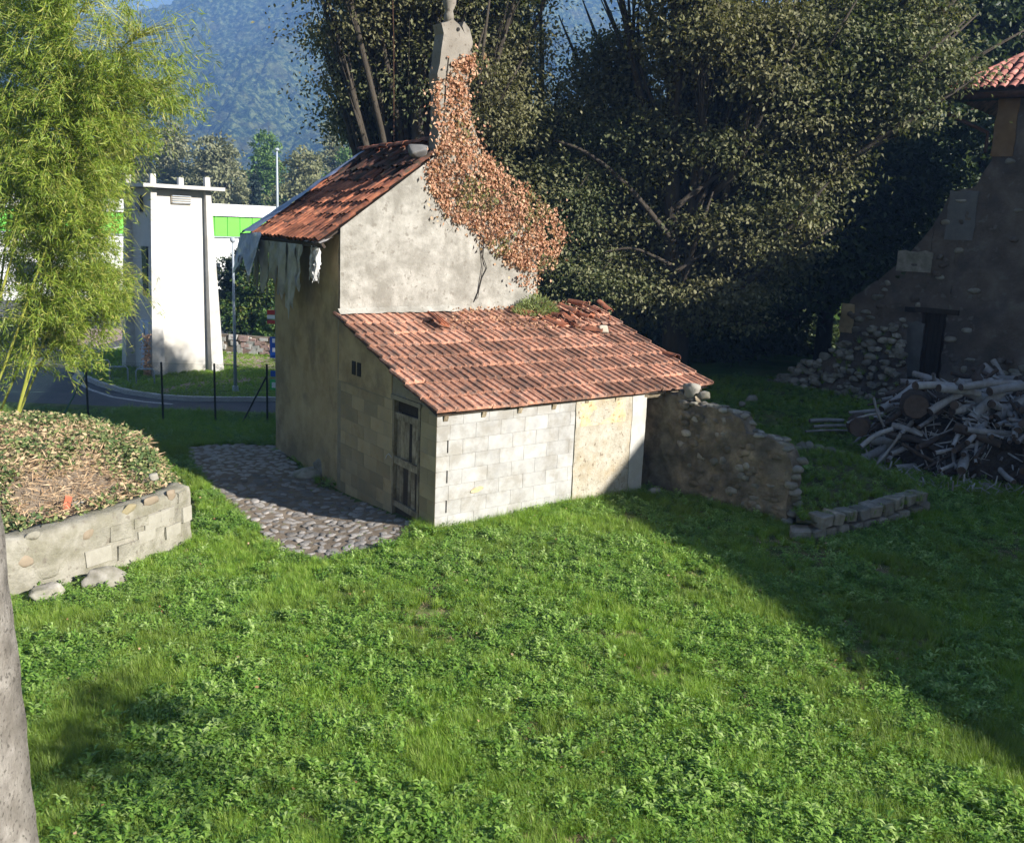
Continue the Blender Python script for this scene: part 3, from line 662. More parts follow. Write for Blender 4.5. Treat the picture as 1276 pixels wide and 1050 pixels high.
dbox('rail', dh[0] + .03, dh[1] - .03, 1.62, 1.73, -.02, .04, None, -.02); dbox('rail', dh[0] + .02, dh[1] - .03, .84, .96, -.02, .04, None, .01)
dbox('rail', dh[0] + .0, dh[1] - .03, .10, .20, -.01, .045, None, .03); dbox('bottom_board', dh[0] + .08, dh[1] - .05, -.08, .09, -.06, .03, m_oldwood)
mb = MB(); q0 = dp(1.40, .93, .03); mb.tube([q0, q0 + VL * .07 + UP * .06 + NL * .02, q0 + VL * .13 + UP * .01 + NL * .03, q0 + VL * .17 - UP * .05 + NL * .02], .007, 5); hb(mb, 'latch', m_metal, door)
# inner faces of the lean-to right end
mb = MB(); e0 = C0 + U * 4.55 + V90 * .2; mb.prism([e0 - UP * .4, e0 + V90 * (DB - .2) - UP * .4, e0 + V90 * (DB - .2) + UP * 3.0, e0 + UP * 1.93], -U * .2); hb(mb, 'inner_wall', m_ruin)

# lean-to roof
Rs = (3.10 - 1.97) / DB; sl_ang = math.atan(Rs); Sd = (V90 * math.cos(sl_ang) + UP * math.sin(sl_ang)); Sn = U.cross(Sd)
rO = C0 + UP * 1.99
def rp_(u, s, n=0.0): return rO + U * u + Sd * s + Sn * n        # u along eave, s up the slope
def on_roof(px, py):
    q = on_pl(px, py, rO + Sn * .06, Sn) - rO; return q.dot(U), q.dot(Sd)
RE = [on_roof(*q) for q in ((550, 518), (879, 471), (757, 387), (427, 397))]
print('lean-to roof corners (u,s):', [(round(a, 2), round(b, 2)) for a, b in RE])
roof = empty('lean_to_roof'); roof.parent = hut
s_lo = (RE[0][1] + RE[1][1]) / 2; s_hi = (RE[2][1] + RE[3][1]) / 2; uL0, uR0 = RE[0][0], RE[1][0]; uL1, uR1 = RE[3][0], RE[2][0]
s_lo = max(-.35, min(-.12, s_lo)); s_hi = DB / math.cos(sl_ang) - .01
def uspan(s):
    t = (s - s_lo) / (s_hi - s_lo); return uL0 + (uL1 - uL0) * t, uR0 + (uR1 - uR0) * t
a0, b0 = uspan(s_lo); a1, b1 = uspan(s_hi)
mb = MB(); mb.prism([rp_(a0 + .07, s_lo + .06, -.07), rp_(b0 - .07, s_lo + .06, -.07), rp_(b1 - .07, s_hi, -.07), rp_(a1 + .07, s_hi, -.07)], Sn * .03); hb(mb, 'roof_boards', m_oldwood, roof)
for k in range(9):
    u = a0 + .25 + k * (b0 - a0 - .5) / 8; mb = MB(); mb.box(rp_(u, s_lo + .75, -.12), .08, 1.4, .09, U, Sd, Sn); hb(mb, 'rafter', m_wood, roof)
mb = MB(); mb.tube([C0 + U * 4.4 + V90 * .12 + UP * 1.87, C0 + U * 5.75 + V90 * .12 + UP * 1.85], .07, 7); hb(mb, 'wall_beam', m_wood, roof)
NROW = 8; NCOL = 18
tw = (b0 - a0) / NCOL; tlen = (s_hi - s_lo) / NROW
prof = [(0, .004), (0, .018), (.05, .045), (.14, .045), (.19, .014), (.30, .010), (.42, .014), (.47, .045), (.56, .045), (.61, .014), (.74, .010), (.90, .014), (.95, .043), (1.03, .043), (1.03, .028)]
tmes = []
for k in range(3):
    mb = MB(); L = tlen + .07; rows = []
    for yy in (0, .02, L): rows.append([Vector((x * tw, yy, z + (.042 if yy < .1 else .0) - (.006 if yy == 0 else 0) + R.uniform(-.0015, .0015))) for x, z in prof])
    mb.quadgrid(rows); bt = [Vector((x * tw, 0, .022)) for x, z in prof]; mb.quadgrid([[v + Vector((0, 0, 0)) for v in bt], rows[0]])
    mb.quadgrid([bt, [v + Vector((0, L, -.04)) for v in bt]])
    tmes.append(mesh('roof_tile', mb.v, mb.f, m_tile))
BM = Matrix((U, Sd, Sn)).transposed().to_4x4()
missing = {(7, 4)}
for r in range(NROW):
    s = s_lo + r * tlen; a, b = uspan(s); n = int(round((b - a) / tw)); off = R.uniform(-.03, .03)
    for c in range(n):
        u = a + c * tw + off
        o = link('roof_tile', tmes[R.randrange(3)], roof)
        sag = -.025 * math.sin(math.pi * c / n) * (1 - r / NROW) + .012 * noise.noise((c * .6, r * .7, 2))
        Mx = BM.copy(); Mx.translation = rp_(u, s + R.gauss(0, .008), sag - .0) - C0
        o.matrix_local = Mx @ Matrix.Rotation(R.gauss(0, .008), 4, 'Z') @ Matrix.Rotation(R.gauss(0, .010), 4, 'Y') @ Matrix.Rotation(R.gauss(0, .004), 4, 'X')
# mortar flashing against the gable, tile on its own
mb = MB()
fl = [[rp_(u, s_hi - .10 + .05 * fbm(u * 3, 1, 1), .062 + .01 * fbm(u * 4, 2, 2)), ] + [rp_(u, s_hi + .02, .12 + .03 * fbm(u * 3, 5, 5))] for u in np.linspace(a1 + .05, a1 + (b1 - a1) * .42, 30)]
mb.quadgrid(fl); hb(mb, 'mortar_fillet', m_plaster, roof, True)

# tall part
PT = lambda px, py: on_pl(px, py, TC, NF)
def tu(p): q = p - TC; return q.dot(U), q.z
WR = tu(PT(669, 350))[0]; PKu = 2.25
slope_t = (5.84 - 4.68) / 1.65; PKz = 4.68 + slope_t * PKu; ERz = PKz - slope_t * (WR - PKu) * 1.0
print('gable width', WR, 'peak px', PKu, PKz, 'right eave', ERz)
ztop_t = lambda s: (4.68 + slope_t * s if s < PKu else PKz - slope_t * (s - PKu)) - .02
def gable_skin(z0, name, mat, base, zc=None):
    rows = []; mbx = MB(); ns = 60; nzv = 44; Fr = []
    for j in range(nzv + 1):
        r_ = []
        for i in range(ns + 1):
            s = WR * i / ns; zt = ztop_t(s); z = z0 + (zt - z0) * j / nzv; p = TC + U * s + UP * z
            d = .014 * fbm(p.x * 1.6, p.y * 1.6, p.z * 1.6, 5); r_.append(p + NF * (base + (d if 0 < i < ns else 0)) + (U * .012 * fbm(z * 4, 3, i) if i in (0, ns) else Vector((0, 0, 0))))
        Fr.append(r_)
    mbx.quadgrid(Fr); return mbx
g1 = hb(gable_skin(-.5, 'gable_wall', m_plaster, 0), 'gable_wall', m_plaster, smooth=True)
mb = MB(); O = TC + V90 * .07 + U * .10; mb.prism([O - UP * .6, O + U * (WR - .1) - UP * .6, O + U * (WR - .1) + UP * (ztop_t(WR) - .01), O + U * PKu + UP * (PKz - .04), O + UP * (4.66)], V90 * .35); hb(mb, 'gable_core', m_plaster, g1)
hb(slab(TC, U, NF, .0, WR * .62, 3.05, lambda s: 3.19 + .02 * math.sin(s * 3) + .01 * s, 0, .010, .06, .012), 'white_band', m_plaster, g1, True)
LT = 4.0; backL = TC + VT * LT
hb(slab(TC, VT, Vector((-VT.y, VT.x, 0)), .07, LT, -.7, lambda s: 4.55, .3, .025, .12, .0, 1.5), 'left_wall', m_plaster_side, smooth=True)
mb = MB(); mb.prism([backL - UP * .7, backL + U * WR - UP * .7, backL + U * WR + UP * (ERz - .1), backL + U * PKu + UP * (PKz - .1), backL + UP * 4.5], -V90 * .3); hb(mb, 'back_wall', m_plaster)
mb = MB(); rO2 = TC + U * (WR - .0); mb.prism([rO2 - UP * .7, rO2 + VT * LT - UP * .7, rO2 + VT * LT + UP * (ERz - .1), rO2 + UP * (ERz - .1)], -U * .3); hb(mb, 'right_wall', m_plaster)
# a crack in the plaster
mb = MB(); pth = [PT(x, y) + NF * .017 for x, y in ((603, 302), (601, 320), (606, 334), (600, 346), (596, 362), (590, 376))]; mb.tube(pth, .010, 4); hb(mb, 'crack', m_dark, g1)

# gable roof (left slope in view)
ta = math.atan(slope_t); GS = (U * math.cos(ta) + UP * math.sin(ta)); EO = TC + UP * 4.68     # up the slope from the eave
GN = GS.cross(VT).normalized(); GN = GN if GN.z > 0 else -GN
over = .52; Ls = PKu / math.cos(ta) + over
groof = empty('gable_roof'); groof.parent = hut
def gp_(s, v, n=0.0): return EO + GS * (s - over) + VT * v + GN * n     # s up the slope from the eave tip, v back
vL0, vL1 = -.05, LT + .12
mb = MB(); mb.prism([gp_(0.04, .06, -.03), gp_(Ls, .06, -.03), gp_(Ls, vL1, -.03), gp_(0.04, vL1, -.03)], -GN * .03); hb(mb, 'roof_boards', m_oldwood, groof)
GSR = (U * math.cos(ta) - UP * math.sin(ta)); PK = TC + U * PKu + UP * PKz; LsR = (WR - PKu + .2) / math.cos(ta)
mb = MB(); mb.prism([PK + VT * vL0 * 0, PK + GSR * LsR, PK + GSR * LsR + VT * (vL1), PK + VT * vL1], -UP * .07); hb(mb, 'far_slope', m_tile2, groof)
def coppo(r0, r1, L, flip=False, th=.012, seg=6):
    mb = MB(); rows = []
    for (yy, rr) in ((0, r0), (L, r1)):
        o_ = []; i_ = []
        for k in range(seg + 1):
            a = rad(8) + (math.pi - rad(16)) * k / seg
            c, s_ = math.cos(a), math.sin(a) * (-1 if flip else 1)
            o_.append(Vector((c * rr, yy, s_ * rr * .8))); i_.append(Vector((c * (rr - th), yy, s_ * (rr - th) * .8)))
        rows.append((o_, i_))
    mb.quadgrid([rows[0][0], rows[1][0]]); mb.quadgrid([rows[0][1], rows[1][1]]); mb.quadgrid([rows[0][0], rows[0][1]]); mb.quadgrid([rows[1][0], rows[1][1]])
    mb.quadgrid([[rows[0][0][0], rows[0][1][0]], [rows[1][0][0], rows[1][1][0]]]); mb.quadgrid([[rows[0][0][-1], rows[0][1][-1]], [rows[1][0][-1], rows[1][1][-1]]])
    me = mesh('curved_tile', mb.v, mb.f, m_tile2, False)
    me.polygons.foreach_set('use_smooth', [i < 2 * seg for i in range(len(me.polygons))]); return me
cover = [coppo(.092, .072, .46), coppo(.096, .075, .44), coppo(.088, .07, .47)]; chan = coppo(.085, .095, .46, True)
cover_m = [c.copy() for c in cover]
for c in cover_m: c.materials[0] = m_moss
GX = VT; GY = GS
GB = Matrix((GX, GY, GN)).transposed().to_4x4()
ncol = 19; nrow = 8; cw = (vL1 - vL0) / ncol; rl = Ls / nrow
for c in range(ncol):
    for r in range(nrow):
        messy = max(0, (r - 4.0) / 3.0) * 1.0
        v = vL0 + (c + .5) * cw; s = r * rl + R.gauss(0, .012 + .05 * messy)
        sag = -.07 * math.sin(math.pi * (c + .5) / ncol) * math.sin(math.pi * min(1, (r + 1) / nrow)) + .02 * noise.noise((c * .4, r * .5, 8))
        if R.random() < .16 * messy * 1.6: continue
        Mx = GB.copy(); Mx.translation = gp_(s, v, .055 + sag) - C0
        o = link('curved_tile', R.choice(cover_m if R.random() < messy * 1.7 else cover), groof)
        o.matrix_local = Mx @ Matrix.Rotation(R.gauss(0, .025 + .16 * messy), 4, 'Z') @ Matrix.Rotation(R.gauss(-.02, .015 + .05 * messy), 4, 'X') @ Matrix.Rotation(R.gauss(0, .04 + .1 * messy), 4, 'Y')
        if c < ncol - 1:
            Mx = GB.copy(); Mx.translation = gp_(s + .05, v + cw / 2, .075 + sag) - C0
            o = link('curved_tile', chan, groof); o.matrix_local = Mx @ Matrix.Rotation(R.gauss(-.02, .01), 4, 'X')
for k in range(10):      # ridge
    v = vL0 + .05 + k * .43; Mx = Matrix((Vector((U.x, U.y, 0)), VT, UP)).transposed().to_4x4(); Mx.translation = gp_(Ls, v, .10) + UP * (.02 * noise.noise((k, 2, 2))) - C0
    o = link('ridge_tile', coppo(.12, .10, .47) if k == 0 else rme, groof); rme = o.data
    o.matrix_local = Mx @ Matrix.Rotation(R.gauss(0, .05), 4, 'Z') @ Matrix.Rotation(R.gauss(0, .04), 4, 'X')
mb = MB(); mb.box(gp_(.03, LT / 2, -.06), .05, LT + .2, .09, GS, VT, GN); hb(mb, 'eave_board', m_oldwood, groof)
# cement lump at the ridge by the chimney
def rock(name, loc, rx, ry, rz, mat, rotz=0.0, sub=2, rough=.18, parent=None, seed=0, flat=0.0):
    bm = bmesh.new(); bmesh.ops.create_icosphere(bm, subdivisions=sub, radius=1.0)
    rg = random.Random(seed * 7 + 3); cuts = [(Vector((rg.gauss(0, 1), rg.gauss(0, 1), rg.gauss(0, 1))).normalized(), rg.uniform(.52, .84)) for _ in range(9)]
    for v in bm.verts:
        n = v.co.normalized(); d = 1 + rough * noise.noise(n * 1.3 + Vector((seed * 3.1, seed, 0))) * 1.6 + rough * .4 * noise.noise(n * 4 + Vector((seed, 0, 7)))
        q = Vector((n.x * d, n.y * d, n.z * d))
        for cn, co_ in cuts:
            k_ = q.dot(cn) - co_
            if k_ > 0: q = q - cn * (k_ * .85)
        q.x = max(-.86, min(.86, q.x)); q.z = max(-.9, min(.8 - flat, q.z)); v.co = Vector((q.x * rx, q.y * ry, q.z * rz))
    me = bpy.data.meshes.new(name); bm.to_mesh(me); bm.free(); me.materials.append(mat)
    if sub > 1: me.polygons.foreach_set('use_smooth', [True] * len(me.polygons))
    o = link(name, me, parent); o.location = loc; o.rotation_euler = (0, 0, rotz); return o
rock('mortar_lump', PT(524, 188) + V90 * .12 - C0, .24, .22, .15, m_greypatch, .2, 3, .15, groof, 3)

# chimney: broken slab-like stack
chim = empty('chimney'); chim.parent = hut
cf = [(538, 215), (600, 215), (597, 180), (586, 150), (584, 118), (582, 92), (587, 70), (588, 52), (584, 36), (577, 27), (575, 33), (578, 42), (571, 31), (563, 24), (556, 28), (549, 29), (552, 42), (549, 62), (547, 80), (544, 92), (547, 120), (546, 150), (544, 180)]
mb = MB(); pts = [PT(x, y) + NF * .03 for x, y in cf]; mb.prism(pts, V90 * .30); hb(mb, 'stack', m_chim, chim)
mb = MB(); bp = PT(564, 24) + V90 * .12; mb.tube([bp - UP * .05, bp + UP * .10, bp + UP * .16, bp + UP * .28, bp + UP * .40, bp + UP * .50], [.10, .085, .07, .125, .13, .09], 10); hb(mb, 'finial', m_chim, chim, True)
mb = MB(); mb.tube([PT(569.5, 37) + NF * .05, PT(569.5, 37) - NF * .02], .035, 8); hb(mb, 'hole', m_dark, chim)
# antenna wire rising behind the ridge
o = MB(); q = PT(519, 42) + V90 * .8; o.tube([PT(522, 180) + V90 * .9, q, PT(518, -8) + V90 * .8], .008, 5); an = o.build('aerial_pole', m_rust); tag(an, 'thin rusty upright rod behind the ridge, left of the chimney', 'pole')

# ivy on the chimney and gable
def inpoly(x, y, P):
    c = False; n = len(P)
    for i in range(n):
        (x1, y1), (x2, y2) = P[i], P[(i + 1) % n]
        if (y1 > y) != (y2 > y) and x < (x2 - x1) * (y - y1) / (y2 - y1) + x1: c = not c
    return c
ivy = empty('climbing_vine', PT(620, 300), 'orange-brown autumn vine climbing the gable and the chimney', 'climbing plant')
regs = [([(540, 100), (560, 92), (566, 74), (590, 68), (586, 95), (580, 112), (586, 150), (596, 182), (545, 182), (540, 140)], 1300, .03, .10),
        ([(530, 205), (545, 180), (598, 182), (622, 212), (660, 238), (688, 262), (700, 290), (692, 318), (668, 346), (645, 330), (618, 312), (596, 290), (560, 272), (535, 235)], 5600, .02, .19),
        ([(600, 290), (668, 320), (668, 365), (655, 360), (640, 335), (606, 310)], 260, .02, .1), ([(572, 70), (592, 66), (588, 90), (576, 90)], 120, .03, .15)]
Pn = []; 
for poly, n, d0, d1 in regs:
    x0, x1 = min(p[0] for p in poly), max(p[0] for p in poly); y0, y1 = min(p[1] for p in poly), max(p[1] for p in poly); k = 0
    while k < n:
        x, y = R.uniform(x0, x1), R.uniform(y0, y1)
        if not inpoly(x, y, poly): continue
        gp__ = noise.noise((x * .07, y * .07, 1)) + .5 * noise.noise((x * .2, y * .2, 4))
        if gp__ < -.22 and R.random() < .85: continue
        thick = d0 + (d1 - d0) * R.random() ** 1.5 * (.4 + .6 * ss((x - 560) / 90) if y > 180 else .8)
        rag_ = 2 + 7 * (R.random() < .2)
        Pn.append(tuple(PT(x + R.gauss(0, rag_), y + R.gauss(0, rag_)) + NF * thick)); k += 1
Pn = np.array(Pn); nI = len(Pn)
D_ = np.random.normal(size=(nI, 3)) * .6 + np.array([0, 0, -.9]) + np.array(NF) * .3; NN = np.random.normal(size=(nI, 3)) * .55 + np.array(NF)
rn = np.random.rand(nI); gr = np.array([noise.noise((p[0] * 1.6, p[1] * 1.6, p[2] * 1.6)) for p in Pn]); rn = np.where((gr < -.25) & (rn < .6), rn * .16, .12 + rn * .88)
o = link('vine_leaves', leaf_mesh('vine_leaves', Pn - np.array(ivy.location), D_, np.random.uniform(.03, .10, nI), np.random.uniform(.025, .075, nI), m_leaf_ivy, rn, N=NN), ivy); o['kind'] = 'stuff'
mb = MB()
for k in range(150):
    x, y = R.uniform(545, 680), 0; y = 190 + (x - 545) * .75 + R.uniform(-10, 60); p = PT(x, y) + NF * R.uniform(.02, .25) - ivy.location; pts = [p]
    for i in range(4): p = p + U * R.uniform(-.1, .12) + UP * R.uniform(-.16, .12) + NF * R.uniform(-.04, .05); pts.append(p)
    mb.tube(pts, .004, 3, cap=False)
for xs_ in ((552, 190), (566, 185), (580, 190)):
    p = PT(*xs_) + NF * .04 - ivy.location; mb.tube([p, p + UP * .6 + U * R.uniform(-.05, .05), p + UP * 1.2, p + UP * 1.7 + U * .05], .012, 5)
p = PT(668, 300); mb.tube([PT(598, 300) + NF * .03 - ivy.location, PT(601, 330) + NF * .03 - ivy.location, PT(594, 372) + NF * .03 - ivy.location], .009, 4)
o = mb.build('vine_stem', m_bark, ivy, recalc=False); o['kind'] = 'stuff'

# torn plastic over the back verge and eave
tarp = empty('torn_tarpaulin', gp_(0, LT, 0), 'torn grey-blue plastic sheet draped over the far edge and eave of the gable roof', 'tarpaulin')
def cloth(fn, nu, nv, name, mat, parent):
    mb = MB(); mb.quadgrid([[fn(i / nu, j / nv) - parent.location for i in range(nu + 1)] for j in range(nv + 1)]); return mb.build(name, mat, parent, True, recalc=False)
cloth(lambda a, b: gp_(-.05 + Ls * .98 * a, LT - .25 + b * (.50 + .85 * (1 - a) ** 1.5), .16 - .30 * max(0, b - .55) + .035 * noise.noise((a * 9, b * 5, 1)) - .02 * a), 34, 10, 'verge_sheet', m_bluetarp, tarp)
cloth(lambda a, b: gp_(-.02 - .10 * b, LT * .80 + a * (LT * .20 + 1.05), .15 - .1 * a) + UP * (-.62 * b * (1 + .35 * math.sin(a * 8))) + U * (-.10 * b + .05 * noise.noise((a * 7, b * 4, 3))), 18, 10, 'eave_sheet', m_bluetarp, tarp)
def rag(v, w_, L, mat, name, tip=0.0, sway=0.0, out=.06, seed=0):
    def fn(a, b):
        ww = w_ * (1 - (.75 if tip else .35) * b ** 1.5) * (1 + .25 * noise.noise((b * 5, seed, 1)))
        return gp_(.02, v, -.08) + VT * ((a - .5) * ww + sway * b * b) + U * (-out - .05 * math.sin(a * 6 + seed) * b + .05 * noise.noise((a * 3, b * 4, seed))) - UP * (L * b * (1 - .35 * noise.noise((a * 6, seed, 5))) )
    cloth(fn, 8, 14, name, mat, tarp)
rag(LT + .75, .75, .8, m_bluetarp, 'hanging_rag', 1, .75, .12, 1); rag(LT + .35, .4, .9, m_tarp, 'hanging_rag', 1, .1, .1, 12); rag(LT - .25, .45, .95, m_tarp, 'hanging_rag', 1, .1, .1, 2); rag(LT - .75, .65, 1.0, m_tarp, 'hanging_rag', 0, 0, .1, 3)
rag(LT - 1.3, .55, .75, m_tarp, 'hanging_rag', 0, .1, .08, 4); rag(LT - 1.8, .7, 1.0, m_tarp, 'hanging_rag', 1, 0, .08, 5); rag(LT - 2.3, .85, 1.25, m_tarp, 'hanging_rag', 0, .1, .05, 6); rag(LT - 2.75, .6, .8, m_tarp, 'hanging_rag', 1, -.1, .05, 7)
for k in range(14): rag(.25 + .035 * k, .05, R.uniform(.3, .62), m_whitetarp, 'frayed_strip', 1, R.uniform(-.12, .1), -.02 + R.uniform(-.05, .05), 20 + k)
cloth(lambda a, b: gp_(.05 + b * .28, -.02 + a * .95, -.03 - .05 * b - .03 * noise.noise((a * 5, b * 3, 9))) + U * (-.03), 12, 5, 'white_edge', m_whitetarp, tarp)

# things lying on the lean-to roof
def on_lean(px, py, h=.07):
    q = on_pl(px, py, rO + Sn * h, Sn); return q
LT_LABEL = ['curved clay tile lying alone left of the roof plant pile, rolled against the green tuft', 'broad orange tile crowning the heap of loose tiles', 'long grey-brown tile at the right end of the tile heap', 'curved tile showing its open end at the front of the heap', 'loose curved tile low in the middle of the heap', 'loose curved tile on the left flank of the heap', 'short tile piece leaning on the roof stone', 'weathered tile lying loose at the right edge of the tiled lean-to', 'tile with lichen lying second from the right in the heap', 'half tile tucked behind the front of the heap', 'dark tile at the base of the heap', 'reddish tile behind the green roof plant']
lt_pos = [(655, 387, .1, .5, .09), (722, 376, .35, .15, .24), (752, 384, .1, -.15, .16), (728, 392, .1, .1, .12), (706, 398, .05, -.2, .10), (690, 390, .1, .3, .12), (743, 408, .0, .9, .09), (836, 441, .0, .0, .08), (738, 385, .2, .05, .18), (712, 386, .2, .25, .17), (698, 402, .0, .4, .08), (682, 380, .1, .5, .12)]
ltm = coppo(.10, .08, .46)
for k, (px, py, up_, rz, h) in enumerate(lt_pos):
    p = on_lean(px, py, h); o = link('loose_tile', ltm); o.matrix_world = Matrix.Translation(p - Sd * .2) @ BM @ Matrix.Rotation(rz, 4, 'Z') @ Matrix.Rotation(R.uniform(-.25, .1), 4, 'X') @ Matrix.Rotation(R.uniform(-.4, .4), 4, 'Y')
    tag(o, LT_LABEL[k], 'roof tile', 'loose tiles lying on the lean-to roof')
mb = MB(); mb.box((0, 0, 0), .27, .42, .03); mb.box((-.12, 0, .02), .03, .42, .03); mb.box((.12, 0, .02), .03, .42, .03); mb.box((0, 0, .02), .03, .42, .02)
o = mb.build('loose_tile', m_tile2); o.matrix_world = Matrix.Translation(on_lean(546, 398, .16)) @ BM @ Matrix.Rotation(.12, 4, 'Z') @ Matrix.Rotation(.12, 4, 'X') @ Matrix.Rotation(.35, 4, 'Y')
tag(o, 'flat dark-red tile tipped up on the left of the lean-to roof', 'roof tile', 'loose tiles lying on the lean-to roof')
heap = []
for k in range(44):
    px = R.uniform(636, 764); py = 376 + (px - 640) * .14 + R.uniform(0, 20); p = on_lean(px, py, .09)
    mb = MB(); mb.box((0, 0, 0), R.uniform(.05, .13), R.uniform(.05, .16), .02, jit=.01); o = mb.build('tile_shard', m_tile2 if k % 3 else m_tile)
    o.matrix_world = Matrix.Translation(p) @ BM @ Euler((R.uniform(-.3, .3), R.uniform(-.3, .3), R.uniform(0, 3))).to_matrix().to_4x4()
    tag(o, '%s shard %s on the lean-to' % ('dark tile' if k % 3 else 'pinkish tile', 'beside the green plant' if px < 690 else 'in front of the tile heap' if px < 725 else 'at the right end of the tile heap'), 'tile shard', 'broken shards on the lean-to roof')
o = rock('roof_stone', on_lean(752, 411, .12), .13, .10, .12, m_concrete, .4, 3, .15, None, 8); tag(o, 'grey stone resting on the lean-to roof below the loose tiles', 'stone')
tp = empty('roof_plant', on_lean(668, 389, .07), 'green bushy plant growing where the lean-to roof meets the gable', 'plant')
P = []; D_ = []
for k in range(1500):
    a = R.uniform(0, 6.28); r = R.random() ** .6; rr = r * .5; hh = (1 - r ** 2) * .34 * R.random(); P.append(U * math.cos(a) * rr * 1.1 + Sd * math.sin(a) * rr * .45 + UP * hh); D_.append((math.cos(a) * r, math.sin(a) * r, .7))
o = link('foliage', leaf_mesh('foliage', np.array(P), np.array(D_) + np.random.normal(size=(1500, 3)) * .35, np.random.uniform(.06, .13, 1500), .018, m_tuft), tp); o['kind'] = 'stuff'
mb = MB()
for k in range(14): a = R.uniform(0, 6.28); mb.tube([(0, 0, 0), (.12 * math.cos(a), .1 * math.sin(a), .15), (.25 * math.cos(a), .15 * math.sin(a), .26)], .006, 4)
mb.build('stem', m_bark, tp)
P = np.array([tuple(on_lean(R.uniform(560, 735), 376 + R.random() ** 2 * 34, .075)) for _ in range(520)])
o = link('dead_leaves', leaf_mesh('dead_leaves', P, np.random.normal(size=P.shape) * np.array([1, 1, .3]), .06, .045, m_leaf_ivy, np.random.rand(520) * .6 + .3)); tag(o, 'fallen brown leaves scattered over the upper lean-to roof', 'leaf litter', kind='stuff')

# ================================================================== RUINED WALL AND STONE BED
W0 = Vector((3.05, 17.30, 0)); W1 = Vector((4.84, 15.55, 0)); WD = (W1 - W0).normalized(); WN = Vector((WD.y, -WD.x, 0)); WN = WN if WN.y < 0 else -WN
rw = empty('ruined_wall', W0, 'crumbling dark stone wall stepping down beside the hut towards the grass', 'wall')
prf = []
for px, py in ((838, 476), (862, 504), (895, 509), (925, 521), (930, 540), (955, 546), (976, 556), (984, 570), (988, 590), (984, 620), (978, 650)):
    q = on_pl(px, py, W0, WN); prf.append(((q - W0).dot(WD), q.z))
print('ruined wall profile', [(round(a, 2), round(b, 2)) for a, b in prf])
LW = max(p[0] for p in prf)
def ptop(s):
    for (a, z0), (b, z1) in zip(prf, prf[1:]):
        if a <= s <= b and b > a: return z0 + (z1 - z0) * (s - a) / (b - a) + .03 * noise.noise((s * 6, 2, 2))
    return prf[0][1] if s < prf[0][0] else .5
def rb(mb, name, mat, par, root, smooth=False, kind=None):
    mb.v = [tuple(Vector(v) - root.location) for v in mb.v]; return mb.build(name, mat, par, smooth, kind)
wall = rb(slab(W0 - WD * 3.4, WD, WN, 0, 3.4 + LW - .03, -.4, lambda s: ptop(s - 3.4) if s > 3.4 else min(2.9, 1.85 + (3.4 - s) * .3), .34, .06, .05, 0, 4.5), 'wall_body', m_ruin, rw, rw, True)
for k in range(110):      # stones showing through the render
    s = R.uniform(.1, LW - .1); z = R.uniform(.02, max(.1, ptop(s) - .12)); o = rock('stone', W0 + WD * s + WN * R.uniform(-.035, -.01) + UP * z - rw.location, R.uniform(.07, .15), .06, R.uniform(.05, .10), m_ruin if k % 4 else m_stone, math.atan2(WD.y, WD.x), 2, .22, rw, k)
for k in range(24):      # coping stones
    s = .12 + (LW - .3) * k / 23; o = rock('coping_stone', W0 + WD * s - WN * R.uniform(.05, .3) + UP * (ptop(s) + .0) - rw.location, R.uniform(.09, .14), R.uniform(.08, .13), R.uniform(.05, .08), m_stone, R.uniform(0, 3), 2, .25, rw, k + 90)
for k in range(9):      # the raw broken end
    z = .05 + k * .13; rock('stone', W0 + WD * (LW - .02 + .02 * math.sin(k * 2)) - WN * R.uniform(.02, .3) + UP * z - rw.location, .13, .15, .09, m_stone, R.uniform(0, 3), 2, .25, rw, k + 200)
q = on_pl(858, 487, W0, WN); o = rock('boulder', q - WN * .12, .17, .17, .17, m_palestone0, .3, 3, .3, None, 44); tag(o, 'pale rounded stone sitting on top of the ruined wall under the eave', 'stone')
q = on_pl(870, 492, W0, WN); o = rock('boulder', q - WN * .16 + UP * -.02, .14, .13, .10, m_stone, .9, 3, .15, None, 42); tag(o, 'smaller grey stone beside the pale one on top of the ruined wall', 'stone')
for k, (px, py, r, lab) in enumerate(((815, 612, .16, 'rounded stone in the dark gap at the foot of the hut wall'), (830, 606, .12, 'smaller stone behind the rounded one in the dark gap beside the hut'))):
    o = rock('boulder', on_z(px, py, .06) + Vector((.0, .15 * k, 0)), r, r * .8, r * .6, m_stone, k, 3, .15, None, 50 + k); tag(o, lab, 'stone')

